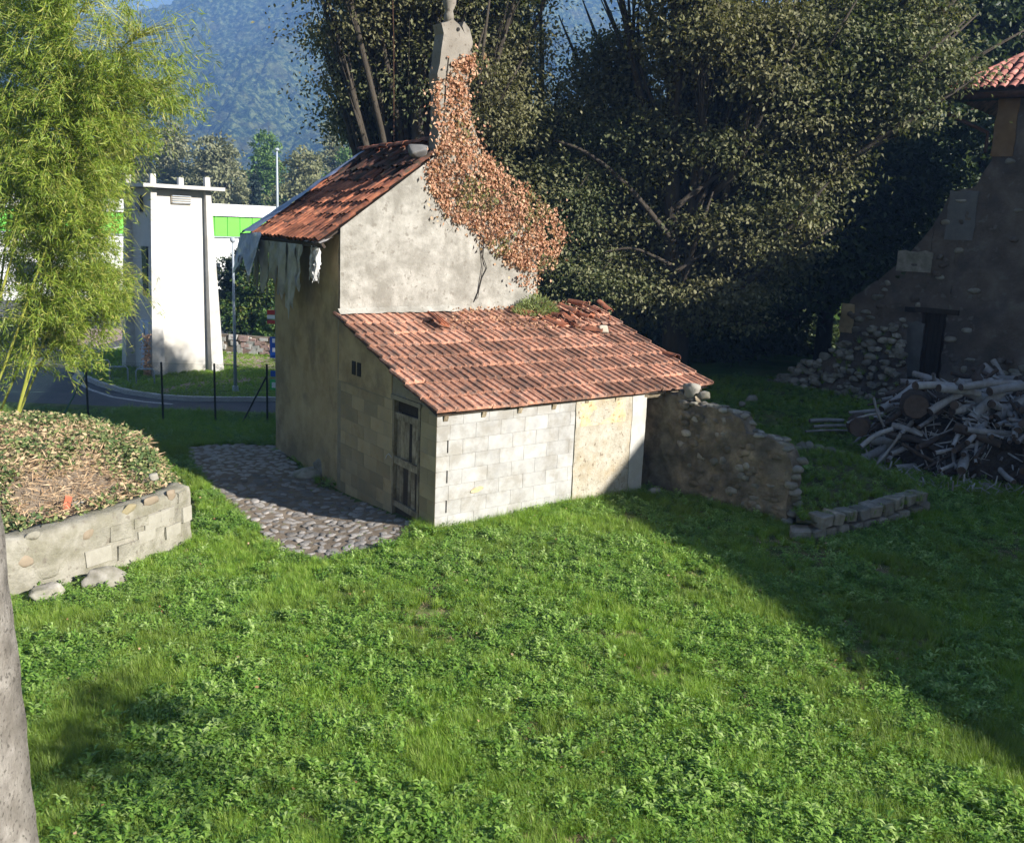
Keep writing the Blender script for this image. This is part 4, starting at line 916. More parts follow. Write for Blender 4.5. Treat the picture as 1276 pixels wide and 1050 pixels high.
bed = empty('stone_flower_bed', (5.0, 14.94, 0), 'low overgrown bed edged with two courses of squared grey stones', 'raised bed')
edge = [on_z(x, y, 0.0) for x, y in ((985, 672), (1012, 674), (1060, 664), (1105, 655), (1148, 641))] + [on_z(x, y, 0.05) for x, y in ((1142, 622), (1100, 596), (1040, 574), (1000, 566), (985, 575))]
def along(pts, st):
    out = []; i = 0; d = 0
    for a, b in zip(pts, pts[1:]):
        L = (b - a).length; n = max(1, int(round(L / st)))
        for k in range(n): out.append((a.lerp(b, (k + .5) / n), (b - a).normalized(), L / n))
    return out
front = along(edge[:5], .36)
for c, (hh, z0) in enumerate(((.20, -.02), (.22, .19))):
    for k, (p, d, L) in enumerate(front):
        if c == 1 and k == 0: continue
        p = p + d * (L * .5 * (c == 1)); n = Vector((-d.y, d.x, 0))
        bm = bmesh.new(); bmesh.ops.create_cube(bm, size=1.0); bmesh.ops.bevel(bm, geom=list(bm.edges), offset=.09, segments=1, affect='EDGES')
        for v in bm.verts:
            v.co = Vector((v.co.x * L * .90, v.co.y * .34, v.co.z * hh)); v.co += .05 * noise.noise_vector(v.co * 4 + Vector((k * 3, c * 7, 1)))
        me = bpy.data.meshes.new('edge_stone'); bm.to_mesh(me); bm.free(); me.materials.append(m_stone)
        o = link('edge_stone', me, bed); o.location = p + n * .14 + UP * (z0 + hh * .5 + gz(p.x, p.y)) - bed.location; o.rotation_euler = (R.gauss(0, .06), R.gauss(0, .06), math.atan2(d.y, d.x) + R.gauss(0, .09)); o.scale = (R.uniform(.85, 1.0), R.uniform(.85, 1.05), R.uniform(.8, 1.05))
for k, (p, d, L) in enumerate(along(edge[4:], .3)):
    rock('edge_stone', p + UP * (.12 + gz(p.x, p.y)) - bed.location, .17, .13, .13, m_stone, R.uniform(0, 3), 2, .2, bed, 300 + k)
inner = [e.lerp(Vector((6.4, 17.0, 0)), .06) for e in edge]
mb = MB(); cx = sum((e for e in inner), Vector()) / len(inner)
for rr in (1.0, .75, .5, .25, .02): mb.v += [tuple(Vector((cx.x + (e.x - cx.x) * rr, cx.y + (e.y - cx.y) * rr, .26 + .12 * (1 - rr) + .04 * noise.noise((e.x * rr * 3, e.y * rr * 3, 1)))) - bed.location) for e in inner]
nI = len(inner); mb.f = [(a * nI + i, a * nI + (i + 1) % nI, (a + 1) * nI + (i + 1) % nI, (a + 1) * nI + i) for a in range(4) for i in range(nI)]
mb.build('bed_soil', m_soil, bed, True)

# ================================================================== RUINED HOUSE ON THE RIGHT
HP = Vector((12.8, 25.2, 0)); HD = az(-40); HNn = Vector((-.643, -.766, 0)); HB = -HNn
house = empty('old_farmhouse', HP, 'old reddish-brown farmhouse with broken sloping gable wall, red tiled roof and narrow door', 'house')
def PH(px, py): return on_pl(px, py, HP, HNn)
def hs(px, py): q = PH(px, py); return (q - HP).dot(HD), q.z
hp = [hs(*q) for q in ((1048, 392), (1060, 372), (1090, 352), (1125, 325), (1150, 296), (1172, 268), (1183, 240), (1215, 232), (1232, 205), (1243, 190), (1244, 118), (1290, 112))]
print('house profile', [(round(a, 2), round(b, 2)) for a, b in hp])
def htop(s):
    for (a, z0), (b, z1) in zip(hp, hp[1:]):
        if a <= s <= b and b > a: return z0 + (z1 - z0) * (s - a) / (b - a) + .12 * noise.noise((s * 3, 2, 2))
    return hp[0][1] if s < hp[0][0] else 9.0
def hob(mb, name, mat, par=house, smooth=False, kind=None): return rb(mb, name, mat, par, house, smooth, kind)
d0_, dz = hs(1150, 390); d1_, _ = hs(1181, 388); dz = 2.95
S0 = hp[0][0]; S1 = 5.2
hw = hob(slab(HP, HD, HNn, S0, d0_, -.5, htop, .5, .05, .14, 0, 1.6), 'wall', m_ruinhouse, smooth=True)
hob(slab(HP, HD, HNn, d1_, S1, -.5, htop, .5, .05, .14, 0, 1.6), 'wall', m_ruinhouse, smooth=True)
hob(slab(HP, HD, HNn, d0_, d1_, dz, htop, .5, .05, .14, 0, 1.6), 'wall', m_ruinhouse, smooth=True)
mb = MB(); mb.prism([HP + HD * S0 + HNn * -.5 - UP * .5, HP + HD * S0 + HNn * -.5 + HB * 9 - UP * .5, HP + HD * S0 + HNn * -.5 + HB * 9 + UP * 2, HP + HD * S0 + HNn * -.5 + UP * 2], HD * .4); hob(mb, 'side_wall', m_ruinhouse)
mb = MB(); mb.prism([HP + HD * .0 + HB * .5 - UP * .5, HP + HB * 9 - UP * .5, HP + HB * 9 + UP * 9, HP + HB * .5 + UP * 9], HD * .4); hob(mb, 'side_wall', m_ruinhouse)
mb = MB(); mb.prism([HP + HD * S1 - UP * .5, HP + HD * S1 + HB * 9 - UP * .5, HP + HD * S1 + HB * 9 + UP * 9, HP + HD * S1 + UP * 9], -HD * .4); hob(mb, 'side_wall', m_ruinhouse)
mb = MB(); mb.prism([HP + HD * 0 + HB * 8.6 - UP * .5, HP + HD * S1 + HB * 8.6 - UP * .5, HP + HD * S1 + HB * 8.6 + UP * 9, HP + HB * 8.6 + UP * 9], HB * .4); hob(mb, 'back_wall', m_ruinhouse)
hd = empty('door'); hd.parent = house
mb = MB(); mb.box(HP + HD * (d0_ + d1_) / 2 + HB * .42 + UP * 1.2, d1_ - d0_ + .1, .05, 3.6, HD, HB); hob(mb, 'door_back', m_dark, hd)
nP = 5
for k in range(nP): mb = MB(); mb.box(HP + HD * (d0_ + (d1_ - d0_) * (k + .5) / nP) + HB * .30 + UP * 1.3, (d1_ - d0_) / nP - .012, .035, 3.2, HD, HB, jit=.008); hob(mb, 'plank', m_oldwood, hd)
mb = MB(); mb.box(HP + HD * ((d0_ + d1_) / 2 + .06) + HNn * .03 + UP * (dz + .05), d1_ - d0_ + .5, .14, .14, HD, HB); hob(mb, 'lintel', m_oldwood, hd)
mb = MB(); mb.box(HP + HD * (hs(1135, 389)[0]) + HNn * .03 + UP * (dz + .03), .3, .1, .14, HD, HB); hob(mb, 'beam_end', m_dark, hw)
for (x0, x1, y0, y1, mt) in ((1185, 1212, 238, 300, m_greypatch), (1245, 1262, 122, 195, m_orange), (1120, 1160, 312, 340, m_stone), (1050, 1062, 378, 415, m_plaster_side), (1128, 1144, 400, 470, m_greypatch)):
    s0, z1 = hs(x0, y0); s1, z0 = hs(x1, y1); hob(slab(HP, HD, HNn, s0, s1, z0, lambda s: z1 + .06 * noise.noise((s * 5, 1, 1)), .0, .035, .1, .05), 'render_patch', mt, hw, True)
for k in range(230):     # stones breaking through the render, thickest low on the left
    s = S0 + (R.random() ** 1.4) * (S1 - S0 - .3); s = max(S0 + .1, s); zt = htop(s); z = R.uniform(.2, max(.5, zt - .3)) if R.random() < .5 else R.uniform(.3, 1.9)
    if d0_ - .15 < s < d1_ + .15 and z < dz + .1: continue
    rock('stone', HP + HD * s + HNn * R.uniform(-.02, .05) + UP * z - house.location, R.uniform(.10, .2), .09, R.uniform(.07, .12), m_stone if R.random() < .5 else m_ruinhouse, rad(-40) + R.uniform(-.2, .2), 2, .22, house, k + 400)
# roof: eave, gutter, tiles
sE, zE = hs(1186, 118); ez = zE; e0 = HP + HD * sE + HNn * .0
rs_ = math.atan(.52); HS = (HB * math.cos(rs_) + UP * math.sin(rs_)); HSn = HS.cross(HD); HSn = HSn if HSn.z > 0 else -HSn
E0 = HP + HD * sE + UP * zE + HNn * .35
# the left verge runs back; pyramid (hipped) end as seen
mb = MB(); Lx = S1 + .6 - sE
mb.v = [tuple(v - house.location) for v in (E0, E0 + HD * Lx, E0 + HD * Lx + HS * 5.3, E0 + HD * 2.6 + HS * 5.3, E0 - UP * .12, E0 + HD * Lx - UP * .12, E0 + HD * Lx + HS * 5.3 - UP * .12, E0 + HD * 2.6 + HS * 5.3 - UP * .12)]
mb.f = [(0, 1, 2, 3), (7, 6, 5, 4), (0, 4, 5, 1), (1, 5, 6, 2), (2, 6, 7, 3), (3, 7, 4, 0)]
hr = mb.build('roof', m_oldwood, house)
mb = MB(); mb.prism([E0, E0 + HD * 2.6 + HS * 5.3, E0 + HB * 9.6, ], -UP * .1); hob(mb, 'hip_slope', m_tile2, hr)
mb = MB(); mb.prism([E0 + HD * 2.6 + HS * 5.3, E0 + HD * Lx + HS * 5.3, E0 + HD * Lx + HB * 9.6, E0 + HB * 9.6], -UP * .1); hob(mb, 'rear_slope', m_tile2, hr)
HM = Matrix((HD, HS, HSn)).transposed().to_4x4(); ct = coppo(.11, .09, .50); ct.materials.clear(); m_tile3 = surf('pinkish_clay_tile', [(.34, .11, .09), (.48, .19, .15), (.56, .27, .21)], 5, stain=(.13, .07, .05), stain_scale=3, stain_amt=.6, bmp=.4, fine=40, vary=.45); ct.materials.append(m_tile3)
for r in range(9):
    for c in range(17):
        if len([1]) and c * .24 < r * .42 * (2.6 / 5.3) + .0: continue
        Mx = HM.copy(); Mx.translation = E0 + HD * (c * .24 + .1) + HS * (r * .42 - .05) + HSn * (.05 + R.uniform(0, .012)) - house.location
        o = link('roof_tile', ct, hr); o.matrix_local = Mx @ Matrix.Rotation(R.gauss(0, .03), 4, 'Z') @ Matrix.Rotation(R.gauss(-.02, .01), 4, 'X')
for r in range(13):
    Mx = Matrix.Translation(E0 + (HD * 2.6 + HS * 5.3) * (r / 13) + UP * .07 - house.location); dd = (HD * 2.6 + HS * 5.3).normalized(); sx2 = dd.cross(UP).normalized()
    o = link('hip_tile', ct, hr); o.matrix_local = Mx @ Matrix((sx2, dd, sx2.cross(dd))).transposed().to_4x4() @ Matrix.Rotation(R.gauss(0, .03), 4, 'Z')
mb = MB(); mb.tube([E0 + HNn * .08 - UP * .12, E0 + HNn * .08 - UP * .12 + HD * Lx], .085, 10); hob(mb, 'gutter', m_rust, hr, True)
mb = MB(); q = E0 + HNn * .05 + HD * .1; s_, z_ = hs(1232, 166); mb.tube([q - UP * .15, q - UP * .55, HP + HD * s_ + HNn * .08 + UP * z_, HP + HD * s_ + HNn * .08 + UP * (z_ - .5)], .05, 8); hob(mb, 'downpipe', m_rust, house, True)
mb = MB(); mb.prism([E0 - UP * .13 + HB * .05, E0 + HD * Lx - UP * .13 + HB * .05, E0 + HD * Lx - UP * .13 + HB * .6, E0 - UP * .13 + HB * .6], -UP * .04); hob(mb, 'eave_board', m_oldwood, hr)

# rubble bank running down from the broken wall
rubble = empty('rubble_bank', (8.5, 27.0, 0), 'bank of fallen rounded stones sloping down left of the farmhouse door', 'rubble')
def bankpt():
    px = R.uniform(905, 1128); t = (px - 905) / 223; ytop = 498 - 112 * t ** 1.05; ybot = 522 - 20 * t; py = R.uniform(ytop, ybot); Y = 28.3 - 3.0 * t + (ybot - py) * -.0 + (1 - (py - ytop) / max(4, ybot - ytop)) * .9
    return on_y(px, py, Y)
for k in range(300):
    p = bankpt(); r = R.uniform(.08, .19); rock('stone', p - rubble.location, r * 1.2, r, r * .75, m_stone, R.uniform(0, 3), 2 if k < 160 else 1, .22, rubble, k + 600)
mb = MB(); rows = []
for j in range(9):
    v = j / 8; rows.append([])
    for i in range(24):
        t = i / 23; px = 895 + 235 * t; ytop = 500 - 112 * max(0, t) ** 1.05; ybot = 526 - 18 * t; py = ybot + (ytop + 6 - ybot) * v; q = on_y(px, py, 28.35 - 3.0 * t + v * .9); rows[-1].append(q - rubble.location)
mb.quadgrid(rows); mb.quadgrid([rows[-1], [p + Vector((0.3, 1.2, -1.2)) for p in rows[-1]]]); mb.build('rubble_fill', m_ruinhouse, rubble, True)

# ================================================================== WOODPILE
HC = Vector((12.1, 21.3, 0)); pile_g = 'logs heaped in the big woodpile'
def hh(x, y):
    dx, dy = (x - HC.x) / 4.0, (y - HC.y) / 2.9; r = math.hypot(dx, dy); return 1.6 * max(0, 1 - r ** 4.5) ** .75 + gz(x, y)
def log(p, d, L, r, mat, label, name='log', bend=.03, group=pile_g):
    d = d.normalized(); a = d.orthogonal().normalized(); p0 = p - d * L / 2; mb = MB(); pts = [p0 + d * L * t + a * bend * L * math.sin(math.pi * t) for t in (0, .33, .66, 1)]; pts = [q - p for q in pts]
    n = 10 if r > .06 else 7; rr = [r, r * R.uniform(.85, 1.1), r * R.uniform(.8, 1.05), r * .86]; mb.tube(pts, rr, n, cap=False)
    o = mb.build(name, mat, None, True, recalc=True); o.location = p; tag(o, label, 'log', group)
    b0 = pts[0]; dd = (pts[0] - pts[1]).normalized(); e = MB(); e.tube([b0 - dd * .002, b0 + dd * .006], [r * .98, r * .96], n); e.build('cut_end', m_logend, o)
    dd2 = (pts[3] - pts[2]).normalized(); e = MB(); e.tube([pts[3] - dd2 * .002, pts[3] + dd2 * .006], [r * .85, r * .83], n); e.build('cut_end', m_logend, o); return o
top_px = [(1165, 481, .8, 0, .085, 'pale peeled log lying along the top of the woodpile, left end nearest the door'), (1195, 487, .9, -.12, .09, 'pale log second along the top of the woodpile below the door'), (1235, 480, 1.3, .06, .08, 'long pale log on top of the woodpile towards the right'),
          (1262, 484, 1.0, .12, .10, 'thick pale log at the top right corner of the woodpile'), (1178, 502, .7, .5, .09, 'white split log slanting up beside the big round cut end'), (1230, 505, .8, .75, .14, 'thick white log slanting down from the top right of the pile'),
          (1216, 528, .6, .9, .13, 'thick short white log pointing down in the middle of the pile'), (1263, 508, .8, .55, .12, 'thick pale log slanting at the right edge of the photo')]
for (px, py, L, a, r, lab) in top_px:
    q = on_y(px, py, 20.1); log(q, Vector((math.cos(a), .25, math.sin(a))), L * 1.15, r, m_log, lab)
q = on_y(1140, 507, 20.2); log(q + Vector((.15, .35, 0)), Vector((-.35, -1, .02)), .75, .31, m_darklog, 'huge dark round log with its cut end facing the yard')
q = on_y(1068, 533, 20.4); log(q + Vector((.15, .3, 0)), Vector((-.35, -1, .02)), .6, .25, m_darklog, 'dark stump at the left end of the woodpile')
stick = [(1093, 545, .75, .62, .055, 'pale pointed branch lying low at the left of the pile'), (1106, 560, .9, 1.05, .035, 'thin curved branch leaning against the foot of the pile'), (1165, 590, .6, .6, .05, 'short pale stick on the grass at the foot of the pile'), (1095, 513, .7, -1.15, .03, 'thin forked stick rising at the left end of the pile'), (1078, 521, .8, .35, .03, 'thin branch crossing the forked stick')]
for px, py, L, a, r, lab in stick: log(on_y(px, py, 19.9 if py > 540 else 20.6), Vector((math.cos(a), -.1, math.sin(a))), L, r, m_log, lab, 'branch', .08, 'loose branches round the woodpile')
for k in range(285):
    for _ in range(30):
        x = HC.x + R.uniform(-4.0, 1.0); y = HC.y + (R.uniform(-3.0, -1.5) if k % 2 else R.uniform(-1.5, 1.0)); h = hh(x, y) - gz(x, y)
        if h > .04 or R.random() < .04: break
    lo = R.random() ** 1.0; z = gz(x, y) + h * (1 - .12 * R.random()) * (1 if lo > .12 else R.random()) + .02
    rx_ = Vector((x - HC.x, (y - HC.y) * 1.6, 0)); rx_.normalize(); dirv = rx_ * R.uniform(.4, 1.1) + Vector((R.gauss(-.1, .5), R.gauss(-.3, .4), R.gauss(-.30 if h < 1.2 else 0, .25))); big = R.random()
    r = .03 + .085 * big ** 1.8; dark = R.random() < .38
    fx_ = (x - HC.x) / 3.8; fh = (z - gz(x, y)) / 1.5
    where = ('at the left end of' if fx_ < -.62 else 'in the left part of' if fx_ < -.2 else 'in the middle of' if fx_ < .25 else 'towards the right of')
    level = ('near the ground' if fh < .3 else 'half way up' if fh < .72 else 'on the crest')
    lab = '%s %s %s log %s, %s the woodpile' % ('thick' if r > .075 else 'medium' if r > .045 else 'thin', 'steeply tilted' if abs(dirv.normalized().z) > .3 else 'level', 'dark-barked' if dark else 'pale peeled', level, where)
    log(Vector((x, y, z)), dirv, R.uniform(.6, 1.35), r, m_darklog if dark else m_log, lab, 'log', R.uniform(0, .06))
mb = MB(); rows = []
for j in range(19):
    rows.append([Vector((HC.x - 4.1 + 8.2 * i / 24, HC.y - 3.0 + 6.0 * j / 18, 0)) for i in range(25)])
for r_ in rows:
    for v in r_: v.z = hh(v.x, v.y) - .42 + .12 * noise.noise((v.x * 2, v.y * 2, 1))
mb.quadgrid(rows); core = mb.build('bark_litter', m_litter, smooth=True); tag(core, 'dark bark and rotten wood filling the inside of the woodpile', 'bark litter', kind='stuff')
bits = MB()
for _ in range(900):
    x = HC.x + R.uniform(-4.2, 1.4); y = HC.y + R.uniform(-3.2, .5); zz = hh(x, y) - R.uniform(.0, .35); dv = Vector((R.gauss(0, 1), R.gauss(-.4, 1), R.gauss(-.1, .5))).normalized() * R.uniform(.08, .32); pp = Vector((x, y, max(zz, gz(x, y) + .02))); rr_ = R.uniform(.006, .022); bits.tube([pp - dv, pp, pp + dv], [rr_, rr_, rr_ * .5], 4)
o = bits.build('twig_litter', m_log, recalc=False); tag(o, 'broken twigs and bark strips filling the gaps of the woodpile', 'twigs', kind='stuff')
for k, (px, py) in enumerate(((1030, 524), (1040, 531), (1035, 537))):
    log(on_y(px, py, 22.4 - k * .2), Vector((1, .12, .03)), .85 + .2 * k, .05 - .012 * k, m_log, ['short pale plank-like log, uppermost of three left of the woodpile', 'pale log between two others lying left of the woodpile', 'thin long stick lying lowest of three left of the woodpile'][k], 'log', .02, 'pale logs lying left of the woodpile')
for k, (px, py, r) in enumerate(((937, 497, .16), (925, 503, .1), (1230, 607, .14), (1255, 596, .12), (1190, 590, .1))):
    o = rock('boulder', on_z(px, py, gz(*(on_z(px, py, .3).xy)) + .05), r * 1.3, r, r * .8, m_stone, k, 3, .18, None, 70 + k)
    tag(o, ['rounded stone lying in the shade at the foot of the rubble bank', 'small stone left of the rounded one by the rubble bank', 'grey stone in the grass below the woodpile at the right', 'dark stone tucked under the right side of the woodpile', 'small stone at the foot of the woodpile'][k], 'stone')

# ================================================================== PLANTER ON THE LEFT
planter = empty('planter_wall', (-5.5, 13, 0), 'curved low mortared stone wall holding the ivy-covered bank on the left', 'wall')
pb = [Vector((-9.5, 8.6, 0)), Vector((-7.6, 10.0, 0)), Vector((-6.75, 10.95, 0)), Vector((-6.1, 11.75, 0)), Vector((-5.6, 12.6, 0)), Vector((-5.15, 13.5, 0)), Vector((-4.95, 14.15, 0))]
def spline(P, n):
    out = []
    for i in range(len(P) - 1):
        a, b, c, d = P[max(0, i - 1)], P[i], P[i + 1], P[min(len(P) - 1, i + 2)]
        for k in range(n):
            t = k / n; out.append(.5 * ((2 * b) + (c - a) * t + (2 * a - 5 * b + 4 * c - d) * t * t + (3 * b - a - 3 * c + d) * t ** 3))
    out.append(P[-1]); return out
pc = spline(pb, 14)
def ptz(i):
    t = i / (len(pc) - 1); return .60 + .07 * t + .02 * noise.noise((i * .3, 1, 1)) + .0
mbf = MB(); ringrows = []
for i, p in enumerate(pc):
    d = (pc[min(i + 1, len(pc) - 1)] - pc[max(i - 1, 0)]).normalized(); n = Vector((d.y, -d.x, 0)); row = []
    for j in range(13):
        z = -.5 + (ptz(i) + .5) * j / 12; q = p + n * (.035 * fbm(p.x * 2.5 + 3, p.y * 2.5, z * 3, 4)) + UP * z; row.append(q)
    row[-1] = row[-1] - n * .03
    for j, w_ in enumerate((.12, .24, .34)): row.append(p - n * w_ + UP * (ptz(i) + .03 * fbm(p.x * 3, p.y * 3, j, 3) + .02))
    row.append(p - n * .36 + UP * .1); row.append(p - n * .36 - UP * .5); ringrows.append(row)
mbf.quadgrid(ringrows); b_i = len(mbf.v); mbf.v += [tuple(v) for v in ringrows[-1]]; mbf.f.append(tuple(range(b_i, b_i + len(ringrows[-1]))))
wb = rb(mbf, 'wall_body', m_ledge, planter, planter, True)
def pw(px, py):          # nearest planter-wall face point seen at a pixel
    best = None
    for i in range(len(pc) - 1):
        a, b = pc[i], pc[i + 1]; d = (b - a).normalized(); n = Vector((d.y, -d.x, 0)); q = on_pl(px, py, a, n); s = (q - a).dot(d)
        if -.02 <= s <= (b - a).length + .02: return q, d, n
    return None
m_ochre = surf('ochre_stone', [(.21, .175, .10), (.28, .24, .15)], 6, bmp=.6, fine=25, vary=.15); m_palestone = surf('pale_stone', [(.24, .225, .185), (.31, .295, .25)], 6, bmp=.6, fine=25, vary=.15); m_brownst = surf('brown_stone', [(.19, .15, .105), (.27, .22, .16)], 6, bmp=.6, fine=25, vary=.15)
for k, (px, py, rx, rz, mt) in enumerate(((68, 681, 17, 9, m_palestone), (163, 634, 11, 6.5, m_ochre), (190, 624, 12, 6, m_brownst), (214, 617, 8, 7, m_brownst), (110, 667, 11, 8, m_brownst), (195, 648, 17, 9, m_palestone), (215, 660, 12, 7, m_palestone), (182, 667, 12, 7, m_palestone), (150, 662, 14, 9, m_ledge), (122, 692, 16, 9, m_palestone), (90, 700, 13, 8, m_ledge), (160, 684, 14, 8, m_ledge), (60, 712, 16, 8, m_ledge), (30, 700, 12, 8, m_brownst), (42, 668, 10, 6, m_ledge), (232, 640, 8, 9, m_palestone), (226, 618, 7, 6, m_ledge), (208, 640, 11, 7, m_palestone), (175, 650, 9, 6, m_ledge))):
    r_ = pw(px, py)
    if r_ is None: continue
    q, d, n = r_; sc_ = (q - CAM).length / FPX
    if px > 115 and mt in (m_palestone, m_ledge):
        bb = MB(); bb.box(q - n * .006 - planter.location, rx * sc_ * 2.1, .06, rz * sc_ * 2.0, d, n, jit=.010); bb.build('stone', mt, planter)
    else: rock('stone', q - n * .022 - planter.location, rx * sc_ * 1.15, .036, rz * sc_ * 1.1, mt, math.atan2(d.y, d.x), 3, .2, planter, 800 + k)
# bank behind the wall
def mound(x, y):
    best = 9; sid = 0
    for p in pc[::3]:
        dd = math.hypot(x - p.x, y - p.y)
        if dd < best: best = dd
    cx, cy = -8.8, 14.3; r = math.hypot((x - cx) / 3.35, (y - cy) / 4.05); lo = .60 if y < 14.2 else .60 - .80 * ss((y - 14.2) / .6) * ss((r - .86) / .14)
    return lo + (1.06 - lo) * ss((1.0 - r) / .55) * ss((best - .25) / 1.3) + .07 * noise.noise((x * 1.7, y * 1.7, 1))
bank = empty('ivy_bank', (-8.3, 15.4, 0)); tag(bank, 'low bank covered in ivy, pale dead stems and leaf litter above the planter wall', 'planted bank')
bx = []; 
def inbank(x, y):
    if y < 9: return False
    # left of the wall line
    for i in range(len(pc) - 1):
        a, b = pc[i], pc[i + 1]
        if min(a.y, b.y) <= y <= max(a.y, b.y):
            xx = a.x + (b.x - a.x) * (y - a.y) / (b.y - a.y + 1e-9); return x < xx - .3 and x > -13
    if y > pc[-1].y: return math.hypot((x + 8.7) / 3.2, (y - 14.3) / 3.95) < 1 or (x < -8.5 and y < 18.3)
    return False
mb = MB(); gx = np.arange(-13, -4.6, .16); gy = np.arange(9, 19.6, .16); idx = {}
for j, y in enumerate(gy):
    for i, x in enumerate(gx):
        ok_ = inbank(x, y); edge_ = ok_ or inbank(x - .16, y) or inbank(x, y - .16) or inbank(x - .16, y - .16) or inbank(x + .16, y)
        if edge_: idx[(i, j)] = len(mb.v); mb.v.append((x + 8.3, y - 15.4, mound(x, y) if ok_ else (.3 if y < pc[-1].y else gz(x, y) - .1)))
for (i, j) in list(idx):
    if all(k in idx for k in ((i + 1, j), (i, j + 1), (i + 1, j + 1))): mb.f.append((idx[(i, j)], idx[(i + 1, j)], idx[(i + 1, j + 1)], idx[(i, j + 1)]))
mb.build('bank_soil', m_dirt, bank, True, recalc=False)
def bankpts(n, lim=None):
    out = []
    while len(out) < n:
        x, y = R.uniform(-12.8, -4.8), R.uniform(9.2, 19.4)
        if inbank(x, y) and (lim is None or lim(x, y)): out.append((x, y, mound(x, y)))
    return np.array(out)
dry = lambda x, y: noise.noise((x * .7 + 4, y * .7, 2)) + .6 * noise.noise((x * 2.3, y * 2.3, 7)) - .03
P = bankpts(34000, lambda x, y: dry(x, y) < R.uniform(-.25, .4)); P[:, 2] += np.random.rand(len(P)) ** 1.5 * .22
rn = np.clip(np.random.rand(len(P)) * .75 + np.array([.25 * (dry(p[0], p[1]) > .0) for p in P]), 0, 1)
ed_ = []
while len(ed_) < 6000:
    x, y = R.uniform(-9, -4.6), R.uniform(13.6, 19.4)
    if inbank(x, y) and not (inbank(x + .28, y) and inbank(x + .2, y + .25) and inbank(x, y + .3)): zt = mound(x, y); ed_.append((x + R.uniform(0, .12), y + R.uniform(0, .12), R.uniform(gz(x, y), max(zt, gz(x, y) + .25)) + .05))
P = np.concatenate([P, np.array(ed_)]); rn = np.concatenate([rn, np.random.rand(len(ed_)) * .8])
o = link('ivy_leaves', leaf_mesh('ivy_leaves', P - np.array(bank.location), np.random.normal(size=P.shape) * [1, 1, .5], np.random.uniform(.05, .1, len(P)), np.random.uniform(.04, .07, len(P)), m_leaf_cover, rn, N=np.random.normal(size=P.shape) * .5 + [.2, -.3, 1]), bank); o['kind'] = 'stuff'
P = bankpts(27000, lambda x, y: dry(x, y) > R.uniform(-.45, .2)); P[:, 2] += np.random.rand(len(P)) * .14
o = link('dead_stems', leaf_mesh('dead_stems', P - np.array(bank.location), np.random.normal(size=P.shape) * [1, 1, .45] + [.2, -.2, .1], np.random.uniform(.05, .22, len(P)), np.random.uniform(.006, .022, len(P)), m_straw, N=np.random.normal(size=P.shape)), bank); o['kind'] = 'stuff'
# things on the bank
o = rock('boulder', on_y(192, 594, 14.0), .09, .08, .07, m_palestone, .4, 3, .15, None, 31); tag(o, 'small white stone lying on the planter edge near its right end', 'stone')
mb = MB(); mb.box((0, 0, 0), .10, .03, .20, jit=.01); o = mb.build('brick_shard', m_brickred); o.location = on_y(84, 626, 12.75) ; o.rotation_euler = (.3, .2, .5); tag(o, 'red brick shard standing in the litter on the planter edge', 'brick')
o = rock('boulder', on_y(97, 628, 12.9), .10, .08, .05, m_palestone, .4, 3, .15, None, 33); tag(o, 'pale flat stone beside the red brick shard on the planter edge', 'stone')
mb = MB(); a, b = on_y(96, 614, 12.85), on_y(122, 631, 12.75); mb.tube([Vector((0, 0, 0)), (b - a) * .5 + Vector((0, 0, .01)), b - a], .014, 6); o = mb.build('cane', m_straw); o.location = a; tag(o, 'dry yellow cane lying across the planter edge', 'cane')
for k, (px, py, rx, ry, rz, lab) in enumerate(((131, 722, .34, .27, .20, 'largest flat boulder leaning against the planter wall'), (58, 745, .28, .22, .15, 'rounded grey boulder in the grass left of the largest one'), (76, 803, .13, .10, .07, 'small stone in the grass below the two boulders'))):
    q = on_z(px, py, -.08); o = rock('boulder', q + UP * .03, rx, ry, rz, m_stone, .4 + k, 4, .25, None, 23 + k, .0); tag(o, lab, 'boulder')

# ================================================================== BAMBOO
bam = empty('bamboo_clump', (-9.3, 18.6, 0), 'tall bright green bamboo with arching yellow canes at the left edge', 'bamboo'); BO = Vector(bam.location)
culms = [((0, 655, 17.6), (16, 540), (44, 420), (64, 250), (74, 100), (70, -60)), ((-12, 600, 18.2), (8, 560), (36, 470), (70, 380), (95, 250), (120, 120)), ((-30, 600, 18.6), (-20, 500), (4, 330), (18, 180), (22, 0), (20, -90)),
         ((5, 570, 19.0), (30, 500), (60, 440), (120, 380), (105, 352), (118, 358)), ((-20, 560, 19.2), (30, 440), (90, 280), (130, 190), (160, 130), (180, 110)), ((-70, 600, 18.8), (-60, 400), (-40, 200), (0, 60), (50, -40), (90, -70)), ((-40, 560, 17.4), (0, 470), (50, 330), (95, 200), (140, 80), (175, 40)),
         ((-60, 620, 17.0), (-30, 480), (20, 300), (50, 180), (90, 40), (120, -20))]
LP = []; LD = []; tw_ = MB(); 
